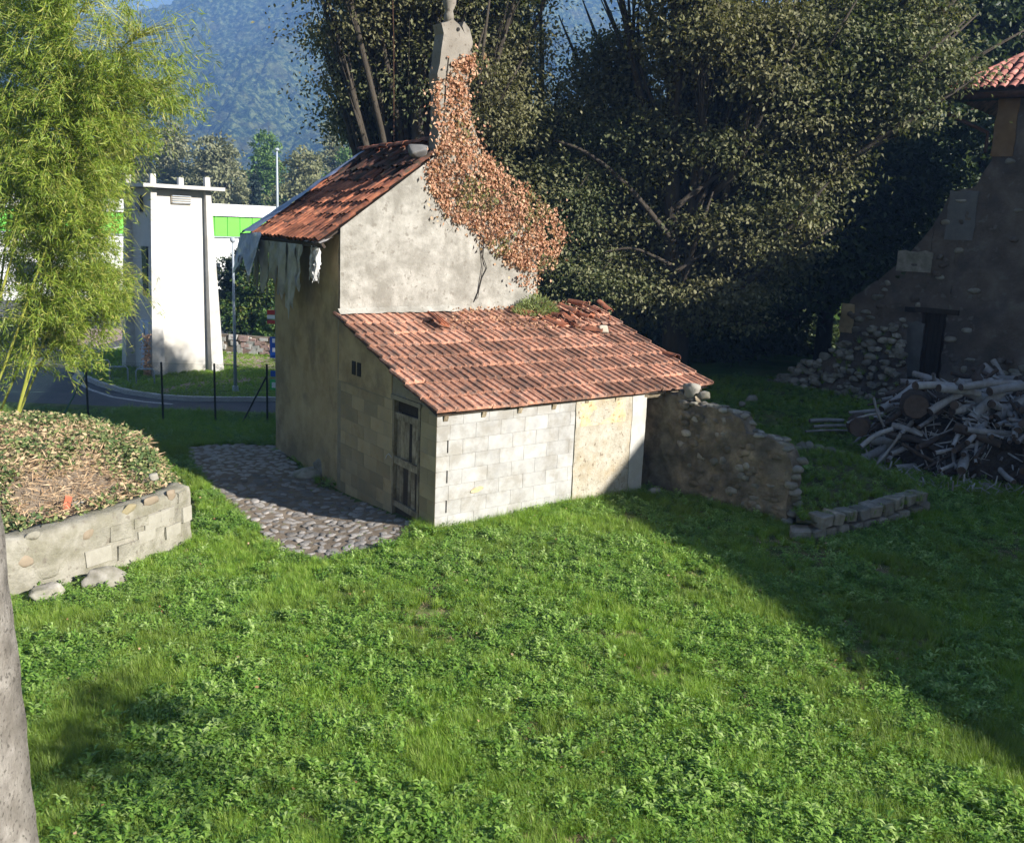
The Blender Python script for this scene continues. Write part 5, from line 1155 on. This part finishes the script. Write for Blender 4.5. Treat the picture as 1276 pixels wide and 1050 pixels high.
for ci, cpx in enumerate(culms):
    Y = cpx[0][2]; pts = [on_y(cpx[0][0], cpx[0][1], Y)] + [on_y(x, y, Y + .12 * i * (1 if ci % 2 else -1)) for i, (x, y) in enumerate(cpx[1:])]
    sp = spline(pts, 7); mb = MB(); mb.tube([p - BO for p in sp], [.026 * (1 - .8 * i / len(sp)) + .003 for i in range(len(sp))], 7); cu = mb.build('cane', m_culm, bam, True)
    for i, p in enumerate(sp):
        if i % 2 == 0 and i > 2: nb_ = MB(); d = (sp[min(i + 1, len(sp) - 1)] - sp[i - 1]).normalized(); nb_.tube([p - d * .008 - BO, p + d * .008 - BO], .030 * (1 - .8 * i / len(sp)) + .005, 7); nb_.build('node_ring', m_culm, cu)
        if i < 15: continue
        for b in range(18):
            a = R.uniform(0, 6.28); L = R.uniform(.35, 1.15); d = Vector((math.cos(a) + .25, math.sin(a) * .8, R.uniform(.0, .7))).normalized(); tip = p + d * L; tip2 = tip + d * .3 * L - UP * (.18 + .3 * L)
            tw_.tube([p - BO, (p + d * L * .5) - BO, tip - BO, tip2 - BO], [.005, .004, .003, .0015], 3, cap=False)
            for q0, q1, cnt in ((p + d * L * .35, tip, 3), (tip, tip2, 5)):
                for j in range(cnt):
                    c = q0.lerp(q1, R.random()); 
                    dd = Vector((R.gauss(d.x * .5, .45), R.gauss(d.y * .5, .45), R.gauss(-.5, .4)))
                    for l in range(6): LP.append(tuple(c + Vector((R.gauss(0, .05), R.gauss(0, .05), R.gauss(0, .04))) - BO)); LD.append(tuple(dd + Vector((R.gauss(0, .55), R.gauss(0, .55), R.gauss(0, .35)))))
# fill the body of the clump so that little sky shows inside
fill = [(35, 250, 90, 170), (85, 200, 80, 120), (75, 310, 66, 95), (10, 80, 75, 120), (140, 125, 62, 45), (-10, 440, 34, 50), (104, 270, 34, 70), (105, 362, 34, 26), (190, 82, 30, 16)]
for (x, y, rx, ry) in fill:
    for k in range(int(rx * ry * .115)):
        a = R.uniform(0, 6.28); r = math.sqrt(R.random()); px, py = x + rx * r * math.cos(a), y + ry * r * math.sin(a); c = on_y(px, py, R.uniform(17.2, 20.2))
        dd = Vector((R.gauss(.2, .5), R.gauss(-.1, .5), R.gauss(-.55, .35)))
        for l in range(7): LP.append(tuple(c + Vector((R.gauss(0, .07), R.gauss(0, .07), R.gauss(0, .05))) - BO)); LD.append(tuple(dd + Vector((R.gauss(0, .5), R.gauss(0, .5), R.gauss(0, .35)))))
o = tw_.build('branchlet', m_culm, bam, recalc=False); o['kind'] = 'stuff'
def pix(p):
    d = Vector(p) + BO - CAM; k = d.dot(FWD); return CXP + FPX * d.dot(RGT) / k, CYP - FPX * d.dot(UPV) / k
keep = []
for i, p in enumerate(LP):
    x, y = pix(p); g_i = noise.noise((x * .035, y * .035, 3))
    pr = 0
    if y < 62 and x > 90: pr = .93 if g_i < .2 else .6
    elif x > 162 and y > 190: pr = .9
    elif x > 145: pr = .65 if g_i < .1 else .2
    elif g_i < -.2: pr = .6
    if R.random() >= pr: keep.append(i)
LP = [LP[i] for i in keep]; LD = [LD[i] for i in keep]
nL = len(LP)
o = link('foliage', leaf_mesh('foliage', np.array(LP), np.array(LD), np.random.uniform(.10, .19, nL), np.random.uniform(.012, .022, nL), m_leaf_bamboo, N=np.random.normal(size=(nL, 3)) * .7 + [.3, -.4, .8]), bam); o['kind'] = 'stuff'

# ================================================================== BIG TREES
Yb = 29.0
def bigtree(label, px, pybase, Y, blobs, n, per, L, W, mat, tr_, depth=1.8, sp=.46, tint=None):
    b = on_y(px, pybase, Y); base = Vector((b.x, Y, gz(b.x, Y))); h = 13
    return tree(label, base, h, blobs_px(blobs, Y, base, depth), n, per, L, W, mat, tr_, 'large trees behind the hut', spread=(.55 if mat is m_leaf_dark else sp), droop=.35)
left_tree = bigtree('dark-leaved tree with a thick trunk directly behind the chimney', 522, 400, 27.5, [(465, 60, 55, 50), (480, 130, 55, 45), (500, 20, 60, 45), (560, 70, 70, 60), (450, 20, 40, 40), (590, 30, 50, 50), (560, 150, 60, 40), (480, -60, 90, 60), (590, -70, 70, 60), (475, 165, 35, 22), (620, 130, 36, 50), (440, 100, 22, 30), (455, 150, 28, 24), (520, 90, 60, 60), (590, 210, 40, 50)], 2000, 54, .125, .075, m_leaf_oak, .30)
mid_tree = bigtree('spreading tree between the chimney and the broad maple', 660, 440, 29, [(640, 50, 34, 34), (640, 180, 60, 50), (690, 140, 40, 34), (720, 200, 60, 60), (690, 280, 55, 50), (640, -30, 40, 30), (740, 300, 50, 50), (700, 350, 50, 40), (600, 200, 40, 50), (660, 240, 50, 40), (620, 250, 50, 50), (760, 220, 60, 60), (730, 370, 60, 30), (610, 320, 40, 40)], 2100, 52, .125, .075, m_leaf_oak, .24)
maple = bigtree('broad maple with forked dark trunk and branches drooping over the lean-to', 842, 430, 28, [(860, 40, 70, 50), (775, 70, 28, 30), (940, 60, 80, 60), (1040, 40, 80, 50), (1110, 60, 60, 55), (1140, 90, 45, 45), (820, 180, 80, 60), (920, 170, 80, 60), (1000, 140, 80, 50), (870, 270, 75, 50), (800, 290, 70, 50), (850, 340, 50, 30), (1060, 110, 60, 45), (880, -60, 110, 50), (1040, -60, 110, 50), (960, 210, 50, 30), (780, 130, 40, 50), (850, 360, 35, 22), (800, 362, 55, 34), (870, 385, 62, 30), (920, 345, 60, 40), (760, 340, 50, 40), (980, 270, 55, 40), (740, 130, 50, 40), (1000, 200, 60, 30), (720, 250, 60, 60), (930, 290, 60, 40)], 3900, 52, .14, .088, m_leaf_oak, .36)
bigtree('darker tree in the shade behind the maple branches', 1020, 480, 33, [(960, 300, 80, 60), (1040, 260, 80, 70), (1100, 180, 70, 70), (1010, 350, 80, 40), (1090, 290, 60, 50), (930, 360, 70, 40), (1130, 230, 50, 50), (860, 390, 60, 30)], 800, 56, .26, .16, m_leaf_dark, .25)
bigtree('deep green tree behind the farmhouse roof', 1200, 420, 40, [(1180, 40, 60, 60), (1240, 20, 60, 60), (1180, 140, 60, 70), (1220, 200, 50, 60), (1270, -20, 70, 60), (1150, 250, 50, 60), (1130, 320, 60, 60)], 700, 56, .32, .19, m_leaf_dark, .35)
bigtree('dark bushy tree at the back, low behind the lean-to roof', 780, 470, 36, [(700, 360, 60, 50), (770, 380, 70, 50), (850, 420, 80, 50), (930, 430, 70, 50), (1000, 430, 60, 40), (740, 300, 80, 60), (640, 380, 50, 60)], 800, 56, .28, .17, m_leaf_dark, .25)
bigtree('tall dark tree at the back between maple and farmhouse', 960, 430, 42, [(940, 140, 60, 60), (1010, 90, 80, 80), (1080, 100, 90, 90), (960, 220, 90, 80), (870, 260, 70, 60), (1060, 230, 80, 90), (1000, 330, 100, 70), (1130, 30, 70, 70)], 900, 56, .34, .20, m_leaf_dark, .35)
# forked trunk of the maple, seen through the leaves
mt = maple; mo = Vector(maple.location)
for nm, pts, r0 in (('trunk', [(836, 445), (838, 300), (838, 150), (842, 90), (850, 0), (852, -70)], .26), ('limb', [(840, 150), (862, 100), (874, 60), (880, 0), (884, -60)], .12), ('limb', [(838, 120), (822, 50), (806, 0), (790, -50)], .13), ('limb', [(838, 180), (800, 90), (795, 10)], .07), ('limb', [(842, 200), (900, 150), (950, 100), (1000, 70)], .08)):
    sp = spline([on_y(x, y, 27.2) - mo for x, y in pts], 6); mb = MB(); mb.tube(sp, [r0 * (1 - .5 * i / len(sp)) * (1 + .08 * noise.noise((i, 1, 1))) for i in range(len(sp))], 9); mb.build(nm, m_bark, mt, True)
for nm, pts, r0, Y in (('trunk', [(524, 420), (524, 250), (522, 120), (528, 60), (520, -60)], .24, 26.4),):
    sp = spline([on_y(x, y, Y) for x, y in pts], 6); o_ = sp[0]; mb = MB(); o_ = Vector(left_tree.location); mb.tube([p - o_ for p in sp], [r0 * (1 - .4 * i / len(sp)) for i in range(len(sp))], 10)
    mb.build('trunk', m_bark, left_tree, True)
for pts, r0, lab in (([(585, 170), (625, 110), (648, 75), (668, 30), (690, -40)], .085, 'dark diagonal bough right of the chimney'),):
    sp = spline([on_y(x, y, 27.0) for x, y in pts], 6); o_ = sp[0]; mb = MB(); o_ = Vector(mid_tree.location); mb.tube([p - o_ for p in sp], [r0 * (1 - .5 * i / len(sp)) for i in range(len(sp))], 8)
    mb.build('bough', m_bark, mid_tree, True)

for nm, pts, r0 in (('limb', [(838, 300), (780, 230), (730, 190), (690, 175)], .09), ('limb', [(840, 260), (900, 215), (960, 190), (1020, 180)], .09), ('limb', [(838, 340), (890, 310), (940, 290), (985, 285)], .07), ('limb', [(836, 330), (790, 310), (750, 315)], .06)):
    sp = spline([on_y(x, y, 26.6) - mo for x, y in pts], 6); mb = MB(); mb.tube(sp, [r0 * (1 - .75 * i / len(sp)) for i in range(len(sp))], 7); mb.build(nm, m_bark, mt, True)
# ================================================================== COBBLED YARD
cob = [(232, 556), (300, 549), (352, 552), (352, 560), (400, 600), (430, 610), (524, 664), (500, 686), (400, 702), (345, 690), (305, 652), (262, 612), (234, 575)]
cobz = lambda x, y: gz(x, y) + .012
cw_ = [on_z(x, y, -.25 if x < 400 else -.12) for x, y in cob]; cpoly = [(p.x, p.y) for p in cw_]
yard = empty('cobbled_yard'); yard['kind'] = 'structure'
mb = MB(); st = .1; x0, x1 = min(p[0] for p in cpoly), max(p[0] for p in cpoly); y0, y1 = min(p[1] for p in cpoly), max(p[1] for p in cpoly); idx = {}
gx = np.arange(x0 - .2, x1 + .3, st); gy = np.arange(y0 - .2, y1 + .3, st)
for j, y in enumerate(gy):
    for i, x in enumerate(gx):
        if inpoly(x + .12 * noise.noise((x * 2, y * 2, 1)), y + .12 * noise.noise((x * 2, y * 2, 5)), cpoly): idx[(i, j)] = len(mb.v); mb.v.append((x, y, cobz(x, y) + .012 * noise.noise((x * 6, y * 6, 1))))
for (i, j) in list(idx):
    if all(k in idx for k in ((i + 1, j), (i, j + 1), (i + 1, j + 1))): mb.f.append((idx[(i, j)], idx[(i + 1, j)], idx[(i + 1, j + 1)], idx[(i, j + 1)]))
mb.build('yard_earth', m_dirt, yard, True)
cmes = []
for k in range(10):
    o = rock('cobble', (0, 0, 0), 1, 1, 1, m_cobble, 0, 2, .3, None, 900 + k, .25); cmes.append(o.data); bpy.data.objects.remove(o)
cp = []; sp_ = .205; y = y0; r_i = 0
while y < y1:
    x = x0 + (sp_ / 2 if r_i % 2 else 0)
    while x < x1:
        px_, py_ = x + R.uniform(-.075, .075), y + R.uniform(-.075, .075)
        if inpoly(px_, py_, cpoly) and (Vector((px_, py_, 0)) - C0).dot(NL) > .06 or (inpoly(px_, py_, cpoly) and py_ > 17.3): cp.append((px_, py_))
        x += sp_
    y += sp_ * .86; r_i += 1
cp.sort(key=lambda p: p[0] ** 2 + p[1] ** 2); print('cobbles', len(cp))
rest = MB()
for k, (x, y) in enumerate(cp):
    s = R.uniform(.07, .125); zz = cobz(x, y) - .012 + R.uniform(-.008, .006)
    if k < 295:
        o = link('cobble', R.choice(cmes), yard); o.location = (x, y, zz); o.scale = (s * R.uniform(.8, 1.5), s * R.uniform(.65, 1.05), R.uniform(.035, .06)); o.rotation_euler = (R.gauss(0, .06), R.gauss(0, .06), R.uniform(0, 3.1))
    else:
        me = R.choice(cmes); b = len(rest.v); ca, sa = math.cos(k), math.sin(k)
        for v in me.vertices: a_, b2 = v.co.x * s * 1.15, v.co.y * s * .95; rest.v.append((x + a_ * ca - b2 * sa, y + a_ * sa + b2 * ca, zz + v.co.z * .045))
        rest.f += [tuple(b + i for i in p.vertices) for p in me.polygons]
if rest.v: rest.build('far_cobbles', m_cobble, yard, True, 'stuff', recalc=False)
o = rock('boulder', on_z(385, 590, -.15) + UP * .02, .34, .26, .14, m_stone, .4, 3, .2, None, 61); tag(o, 'low stone lump at the foot of the tall wall in the shade', 'stone')
o = rock('boulder', on_z(405, 586, -.1) + UP * .1, .25, .3, .26, m_stone, .9, 3, .2, None, 62); tag(o, 'rough stone footing where the lean-to meets the tall wall', 'stone')

# ================================================================== GRASS
def clump(kind):
    V = []; F = []; rn = []
    def blade(p, d, L, wd, droop, seg=2):
        d = d.normalized(); s = d.cross(UP); s = s.normalized() if s.length > 1e-4 else Vector((1, 0, 0)); s = (s * math.cos(R.uniform(-1, 1)) + d * .2).normalized(); b = len(V); q = Vector(p); dd = d.copy()
        for i in range(seg): V.append(tuple(q - s * wd * .5 * (1 - .35 * i))); V.append(tuple(q + s * wd * .5 * (1 - .35 * i))); q = q + dd * (L / seg); dd = (dd + Vector((d.x, d.y, 0)) * droop * .6 - UP * droop).normalized()
        V.append(tuple(q)); v_ = R.random()
        for i in range(seg - 1): F.append((b + 2 * i, b + 2 * i + 1, b + 2 * i + 3)); F.append((b + 2 * i, b + 2 * i + 3, b + 2 * i + 2)); rn.extend([v_, v_])
        F.append((b + 2 * seg - 2, b + 2 * seg - 1, b + 2 * seg)); rn.append(v_)
    def leaf(p, d, L, wd):
        d = Vector(d).normalized(); s = d.cross(UP); s = s.normalized() if s.length > 1e-4 else Vector((1, 0, 0)); u = s.cross(d); b = len(V); p = Vector(p); m_ = p + d * L * .5 + u * L * .08; t = p + d * L - UP * L * .12
        V.extend([tuple(p), tuple(m_ - s * wd / 2 + u * wd * .18), tuple(m_ + s * wd / 2 + u * wd * .18), tuple(t), tuple(m_)]); F.extend([(b, b + 1, b + 4), (b, b + 4, b + 2), (b + 1, b + 3, b + 4), (b + 4, b + 3, b + 2)]); v_ = R.random(); rn.extend([v_] * 4)
    if kind == 'tuft':
        for k in range(54):
            a = R.uniform(0, 6.28); r = R.random() * .05; t = R.uniform(.1, .75); blade((r * math.cos(a), r * math.sin(a), 0), Vector((math.cos(a) * t, math.sin(a) * t, 1)), R.uniform(.08, .17), R.uniform(.004, .007), R.uniform(.1, .7))
    if kind == 'tall':
        for k in range(75):
            a = R.uniform(0, 6.28); r = R.random() * .06; t = R.uniform(.05, .6); blade((r * math.cos(a), r * math.sin(a), 0), Vector((math.cos(a) * t, math.sin(a) * t, 1)), R.uniform(.16, .30), R.uniform(.003, .006), R.uniform(.1, .6), 3)
    if kind == 'rosette':
        for k in range(11):
            a = k * 2.4; t = R.uniform(.2, .8); leaf((0, 0, .01), (math.cos(a), math.sin(a), t), R.uniform(.07, .13), R.uniform(.026, .045))
    if kind == 'mat':
        for k in range(44):
            a = R.uniform(0, 6.28); r = math.sqrt(R.random()) * .11; b = R.uniform(0, 6.28); leaf((r * math.cos(a), r * math.sin(a), R.uniform(.015, .075)), (math.cos(b), math.sin(b), R.uniform(-.1, .6)), R.uniform(.028, .05), R.uniform(.018, .034))
    if kind == 'stemmy':
        for k in range(5):
            a = R.uniform(0, 6.28); base = Vector((R.uniform(-.04, .04), R.uniform(-.04, .04), 0)); top = base + Vector((.05 * math.cos(a), .05 * math.sin(a), R.uniform(.07, .15)))
            for j in range(6): b = R.uniform(0, 6.28); leaf(base.lerp(top, .3 + .7 * j / 5), (math.cos(b), math.sin(b), .5), R.uniform(.045, .085), R.uniform(.02, .034))
    if kind == 'straw':
        for k in range(16): a = R.uniform(0, 6.28); blade((R.uniform(-.1, .1), R.uniform(-.1, .1), .012), Vector((math.cos(a), math.sin(a), R.uniform(0, .2))), R.uniform(.05, .14), .004, .02, 1)
    return np.array(V), np.array(F), np.array(rn)
kinds = ['tuft', 'tuft', 'tuft', 'tall', 'tall', 'rosette', 'rosette', 'mat', 'mat', 'mat', 'stemmy', 'stemmy', 'straw']
lib = bpy.data.collections.new('clump_kinds')
for i, k in enumerate(kinds):
    v, f, r_ = clump(k); me = npmesh('clump_%02d_%s' % (i, k), v, f, m_straw if k == 'straw' else (m_grass if k in ('tuft', 'tall') else m_weed), r_)
    ob = bpy.data.objects.new('clump_%02d' % i, me); lib.objects.link(ob)
def scatter(name, P, idx, scl, rot, parent=None, label=None, cat=None):
    me = bpy.data.meshes.new(name); me.vertices.add(len(P)); me.vertices.foreach_set('co', np.asarray(P, dtype=np.float32).ravel())
    a = me.attributes.new('idx', 'INT', 'POINT'); a.data.foreach_set('value', np.asarray(idx, dtype=np.int32))
    a = me.attributes.new('scl', 'FLOAT', 'POINT'); a.data.foreach_set('value', np.asarray(scl, dtype=np.float32))
    a = me.attributes.new('rot', 'FLOAT_VECTOR', 'POINT'); a.data.foreach_set('vector', np.asarray(rot, dtype=np.float32).ravel())
    o = link(name, me, parent); o['kind'] = 'stuff'; tag(o, label, cat)
    g = bpy.data.node_groups.get('scatter_clumps')
    if g is None:
        g = bpy.data.node_groups.new('scatter_clumps', 'GeometryNodeTree'); g.interface.new_socket('Geometry', in_out='INPUT', socket_type='NodeSocketGeometry'); g.interface.new_socket('Geometry', in_out='OUTPUT', socket_type='NodeSocketGeometry')
        gi = g.nodes.new('NodeGroupInput'); go = g.nodes.new('NodeGroupOutput'); ip = g.nodes.new('GeometryNodeInstanceOnPoints'); ci = g.nodes.new('GeometryNodeCollectionInfo'); ci.inputs['Collection'].default_value = lib; ci.inputs['Separate Children'].default_value = True; ci.inputs['Reset Children'].default_value = True
        def na(n, t):
            q = g.nodes.new('GeometryNodeInputNamedAttribute'); q.data_type = t; q.inputs['Name'].default_value = n; return [s for s in q.outputs if s.enabled and s.name == 'Attribute'][0]
        e2r = g.nodes.new('FunctionNodeEulerToRotation'); L = g.links.new
        L(gi.outputs[0], ip.inputs['Points']); L(ci.outputs[0], ip.inputs['Instance']); ip.inputs['Pick Instance'].default_value = True; L(na('idx', 'INT'), ip.inputs['Instance Index']); L(na('rot', 'FLOAT_VECTOR'), e2r.inputs[0]); L(e2r.outputs[0], ip.inputs['Rotation']); L(na('scl', 'FLOAT'), ip.inputs['Scale']); L(ip.outputs[0], go.inputs[0])
    md = o.modifiers.new('scatter', 'NODES'); md.node_group = g; return o
hutpoly = [C0, C0 + U * 4.6, C0 + U * 4.6 + V90 * 3, TC + U * WR + VT * 4, TC + VT * 4.05, TC, C0]; hutpoly = [(p.x, p.y) for p in hutpoly]
bedpoly = [(e.x, e.y) for e in edge]
def lawn_ok(x, y):
    if y > 24.6 and x < 1: return False
    if inpoly(x, y, hutpoly): return False
    if inpoly(x, y, cpoly): return False
    if inbank(x, y) or inbank(x - .35, y): return False
    if inpoly(x, y, bedpoly): return False
    if math.hypot((x - HC.x) / 3.5, (y - HC.y) / 2.45) < 1: return False
    q = (Vector((x, y, 0)) - W0); s = q.dot(WD); n_ = q.dot(WN)
    if -3 < s < LW + .1 and -.36 < n_ < .05: return False
    return True
P = []; I = []; S = []; Ro = []
def put(x, y, k, s, z=None): P.append((x, y, (gz(x, y) if z is None else z) - .004)); I.append(k); S.append(s); Ro.append((R.gauss(0, .08), R.gauss(0, .08), R.uniform(0, 6.28)))
tries = 0; target = 62000
while len(P) < target and tries < 400000:
    tries += 1; y = 5.2 + 24 * R.random() ** 1.25; x = R.uniform(-.60 * y - .6, .62 * y + .6)
    if not lawn_ok(x, y): continue
    a = noise.noise((x * .55, y * .55, 3)) + .5 * noise.noise((x * 1.7, y * 1.7, 5)); b = noise.noise((x * .9 + 9, y * .9, 1)) + .4 * noise.noise((x * 3, y * 3, 2))
    if a < -.30 and R.random() < .72: 
        if R.random() < .25: put(x, y, 12, 1)
        continue
    if b > R.uniform(-.4, .45): k = R.choice((0, 1, 2)); s = R.uniform(.6, 1.15)
    else: k = R.choice((5, 6, 7, 7, 8, 8, 9, 9, 9, 10, 11, 7, 8)); s = R.uniform(.65, 1.25)
    if R.random() < .06: k = 12; s = 1
    put(x, y, k, s)
# tall tufts: loose groups, and along walls
for _ in range(420):
    y = R.uniform(6, 22); x = R.uniform(-.58 * y, .6 * y)
    for j in range(R.randrange(2, 7)):
        xx, yy = x + R.gauss(0, .1), y + R.gauss(0, .1)
        if lawn_ok(xx, yy): put(xx, yy, R.choice((3, 4)), R.uniform(.4, .8))
def fringe(a, b, n, off, nrm, s0=.6, s1=1.1, kk=(3, 4, 0, 1, 10)):
    for _ in range(n):
        p = a.lerp(b, R.random()) + nrm * abs(R.gauss(off, .09)); put(p.x, p.y, R.choice(kk), R.uniform(s0, s1))
fringe(C0 - U * .1, C0 + U * 4.6, 420, .12, NF); fringe(C0 + NF * .1, C0 + NF * .1 + VL * .45, 60, .1, NL, .7, 1.1); fringe(W0 + WD * .4, W1, 160, .1, WN, .5, .9); fringe(edge[0], edge[4], 130, .05, Vector((.2, -.9, 0)), .4, .8)
for i in range(len(pc) - 1):
    d = (pc[i + 1] - pc[i]).normalized(); fringe(pc[i], pc[i + 1], 4, .06, Vector((d.y, -d.x, 0)), .35, .7, (0, 1, 5, 10, 8))
# strip of lawn along the fence, and the edges of the cobbles
for _ in range(9000):
    x, y = R.uniform(-10.5, -2.5), R.uniform(19.4, 25.0)
    if lawn_ok(x, y) or y > 24.6: put(x, y, R.choice((0, 1, 2, 3)), R.uniform(.6, 1.0))
for i in range(len(cpoly)):
    a, b = Vector((*cpoly[i], 0)), Vector((*cpoly[(i + 1) % len(cpoly)], 0))
    if i in (3, 4, 5): continue
    for _ in range(int((b - a).length * 26)):
        p = a.lerp(b, R.random()); put(p.x + R.gauss(0, .07), p.y + R.gauss(0, .07), R.choice((0, 1, 2, 8, 10)), R.uniform(.4, .8))
for _ in range(150):
    k = R.randrange(len(cp)); put(cp[k][0] + .1, cp[k][1] + .05, R.choice((0, 8, 9)), R.uniform(.15, .35))
scatter('lawn_grass', P, I, S, Ro, None, 'sunlit and shaded meadow grass with broad-leaved weeds filling the yard', 'grass')
# weeds inside the raised bed and by the rubble
P = []; I = []; S = []; Ro = []
for _ in range(1500):
    x, y = R.uniform(4.8, 8), R.uniform(14.8, 20)
    if inpoly(x, y, bedpoly): put(x, y, R.choice((3, 4, 0, 1, 10, 11)), R.uniform(.5, 1.0), .28 + .08 * noise.noise((x, y, 1)))
for _ in range(120): put(5.3 + R.gauss(0, .2), 18.2 + R.gauss(0, .3), R.choice((10, 11, 6, 5)), R.uniform(1.6, 2.6), .4)
for _ in range(70): p = bankpt(); put(p.x, p.y, R.choice((3, 10, 4)), R.uniform(.6, 1.2), p.z)
scatter('bed_weeds', P, I, S, Ro, None, 'tall grass and leafy weeds growing inside the stone-edged bed', 'weeds')
# far lawns beyond the fence
P = []; I = []; S = []; Ro = []
ip_ = [(p.x, p.y) for p in isl]
for _ in range(12000):
    x, y = R.uniform(-24, -7), R.uniform(37, 54)
    if inpoly(x, y, ip_): put(x, y, R.choice((0, 1, 2)), R.uniform(.7, 1.2), ZR + .17)
scatter('island_grass', P, I, S, Ro, None, 'mown grass on the island round the white tower', 'grass')
o = link('fallen_leaf', leaf_mesh('fallen_leaf', np.array([tuple(on_z(488, 884, .07))]), np.array([[.3, -.8, .3]]), .09, .05, m_leaf_ivy, np.array([.9]), N=np.array([[.2, -.5, 1.]]))); tag(o, 'single orange fallen leaf lying in the middle of the lawn', 'leaf')

# ================================================================== THE BUILDINGS ROUND THE CAMERA
# corner of the house the yard is seen from
nh = empty('near_house_corner', (-2.5, 1.5, 0), 'rough grey rendered house corner close by at the left edge', 'house')
ca_, cb_ = on_y(50, 1050, 3.0), on_y(-2, 600, 3.0); sl_ = (ca_.x - cb_.x) / (cb_.z - ca_.z)
fx = lambda z: cb_.x + (cb_.z - z) * sl_
m_near = surf('near_stone', [(.16, .145, .125), (.28, .255, .225), (.42, .39, .35)], 11, stain=(.15, .13, .105), stain_scale=4, stain_amt=.5, bmp=1.0, fine=95, bdist=.012, world=True, st=(.60, .66), specks=(.10, .088, .075))
rows = []
for j in range(150):
    z = -.3 + 5.6 * j / 149; r_ = []
    for i in range(34):
        if i < 22: y = -3 + 6.0 * (i / 21) ** .45; x = fx(z)
        else: y = 3.0 + .02; x = fx(z) - .9 * ((i - 21) / 12)
        n_ = Vector((1, 0, 0)) if i < 21 else (Vector((.7, .7, 0)) if i == 21 else Vector((0, 1, 0)))
        d = .008 * fbm(x * 7, y * 7, z * 7, 5) - (.02 if i == 21 else 0); r_.append(Vector((x + .02, y, z)) + n_ * d - nh.location)
    rows.append(r_)
mb = MB(); mb.quadgrid(rows); mb.build('corner_render', m_near, nh, True)
mb = MB(); mb.box(Vector((-3.2, 0, 2.5)) - nh.location, 1.2, 5.8, 5.6); mb.build('wall', m_near, nh)
# long farm wing outside the frame on the right: it shades the yard
wing = empty('farm_wing', (25, 8, 0), 'tall rendered farm wing standing beside the yard outside the picture', 'house')
wp = [Vector(p) for p in ((23.2, -3.5, 0), (21.1, 2.6, 0), (19.0, 7.0, 0), (17.8, 20.0, 0), (42, 16, 0), (38, -12, 0), (26, -12, 0))]
mb = MB(); mb.prism([p - UP * .5 - wing.location for p in wp], UP * 11.2); mb.build('wall', m_plaster_side, wing)
mb = MB(); cen = sum(wp, Vector()) / len(wp); ov = [cen + (p - cen) * 1.015 for p in wp]
b0 = [tuple(p + UP * 11.0 - wing.location) for p in wp]; mb.v = [tuple(p + UP * 10.85 - wing.location) for p in wp] + b0 + [tuple(cen + UP * 13.2 - wing.location)]
n = len(wp); mb.f = [tuple(range(n))] + [(i, (i + 1) % n, n + (i + 1) % n, n + i) for i in range(n)] + [(n + i, n + (i + 1) % n, 2 * n) for i in range(n)]
mb.build('roof', m_tile3, wing)
for k in range(4):
    p = wp[2].lerp(wp[3], (k + .5) / 4); d = (wp[3] - wp[2]).normalized(); nn = Vector((-d.y, d.x, 0))
    for z in (2.0, 5.5, 8.5):
        mb = MB(); mb.box(p + nn * .03 + UP * z - wing.location, 1.0, .08, 1.5, d, nn); mb.build('window', m_glass, wing)

# unseen young tree added outside the frame so its crown dapples the near lawn
tree('unseen slender young tree added outside the picture to dapple the lawn', (8.0, .9, 0), 7.6, [((0, 0, 6.9), (.6, .6, .4)), ((.35, .3, 7.3), (.35, .35, .3)), ((-.4, -.2, 6.6), (.35, .35, .3))], 30, 18, .13, .09, m_leaf_fresh, .07, 'added shade trees out of view', spread=.2)

P = []
for _ in range(260):
    y = R.uniform(6.5, 19); x = R.uniform(-.5 * y, .5 * y)
    if lawn_ok(x, y): P.append((x, y, gz(x, y) + R.uniform(.05, .09)))
P = np.array(P)
o = link('fallen_leaves', leaf_mesh('fallen_leaves', P, np.random.normal(size=P.shape) * [1, 1, .3], np.random.uniform(.03, .06, len(P)), .035, m_leaf_ivy, np.random.rand(len(P)) * .8 + .1, N=np.random.normal(size=P.shape) * .5 + [0, 0, 1.])); tag(o, 'small dry leaves scattered thinly over the lawn', 'fallen leaves', kind='stuff')
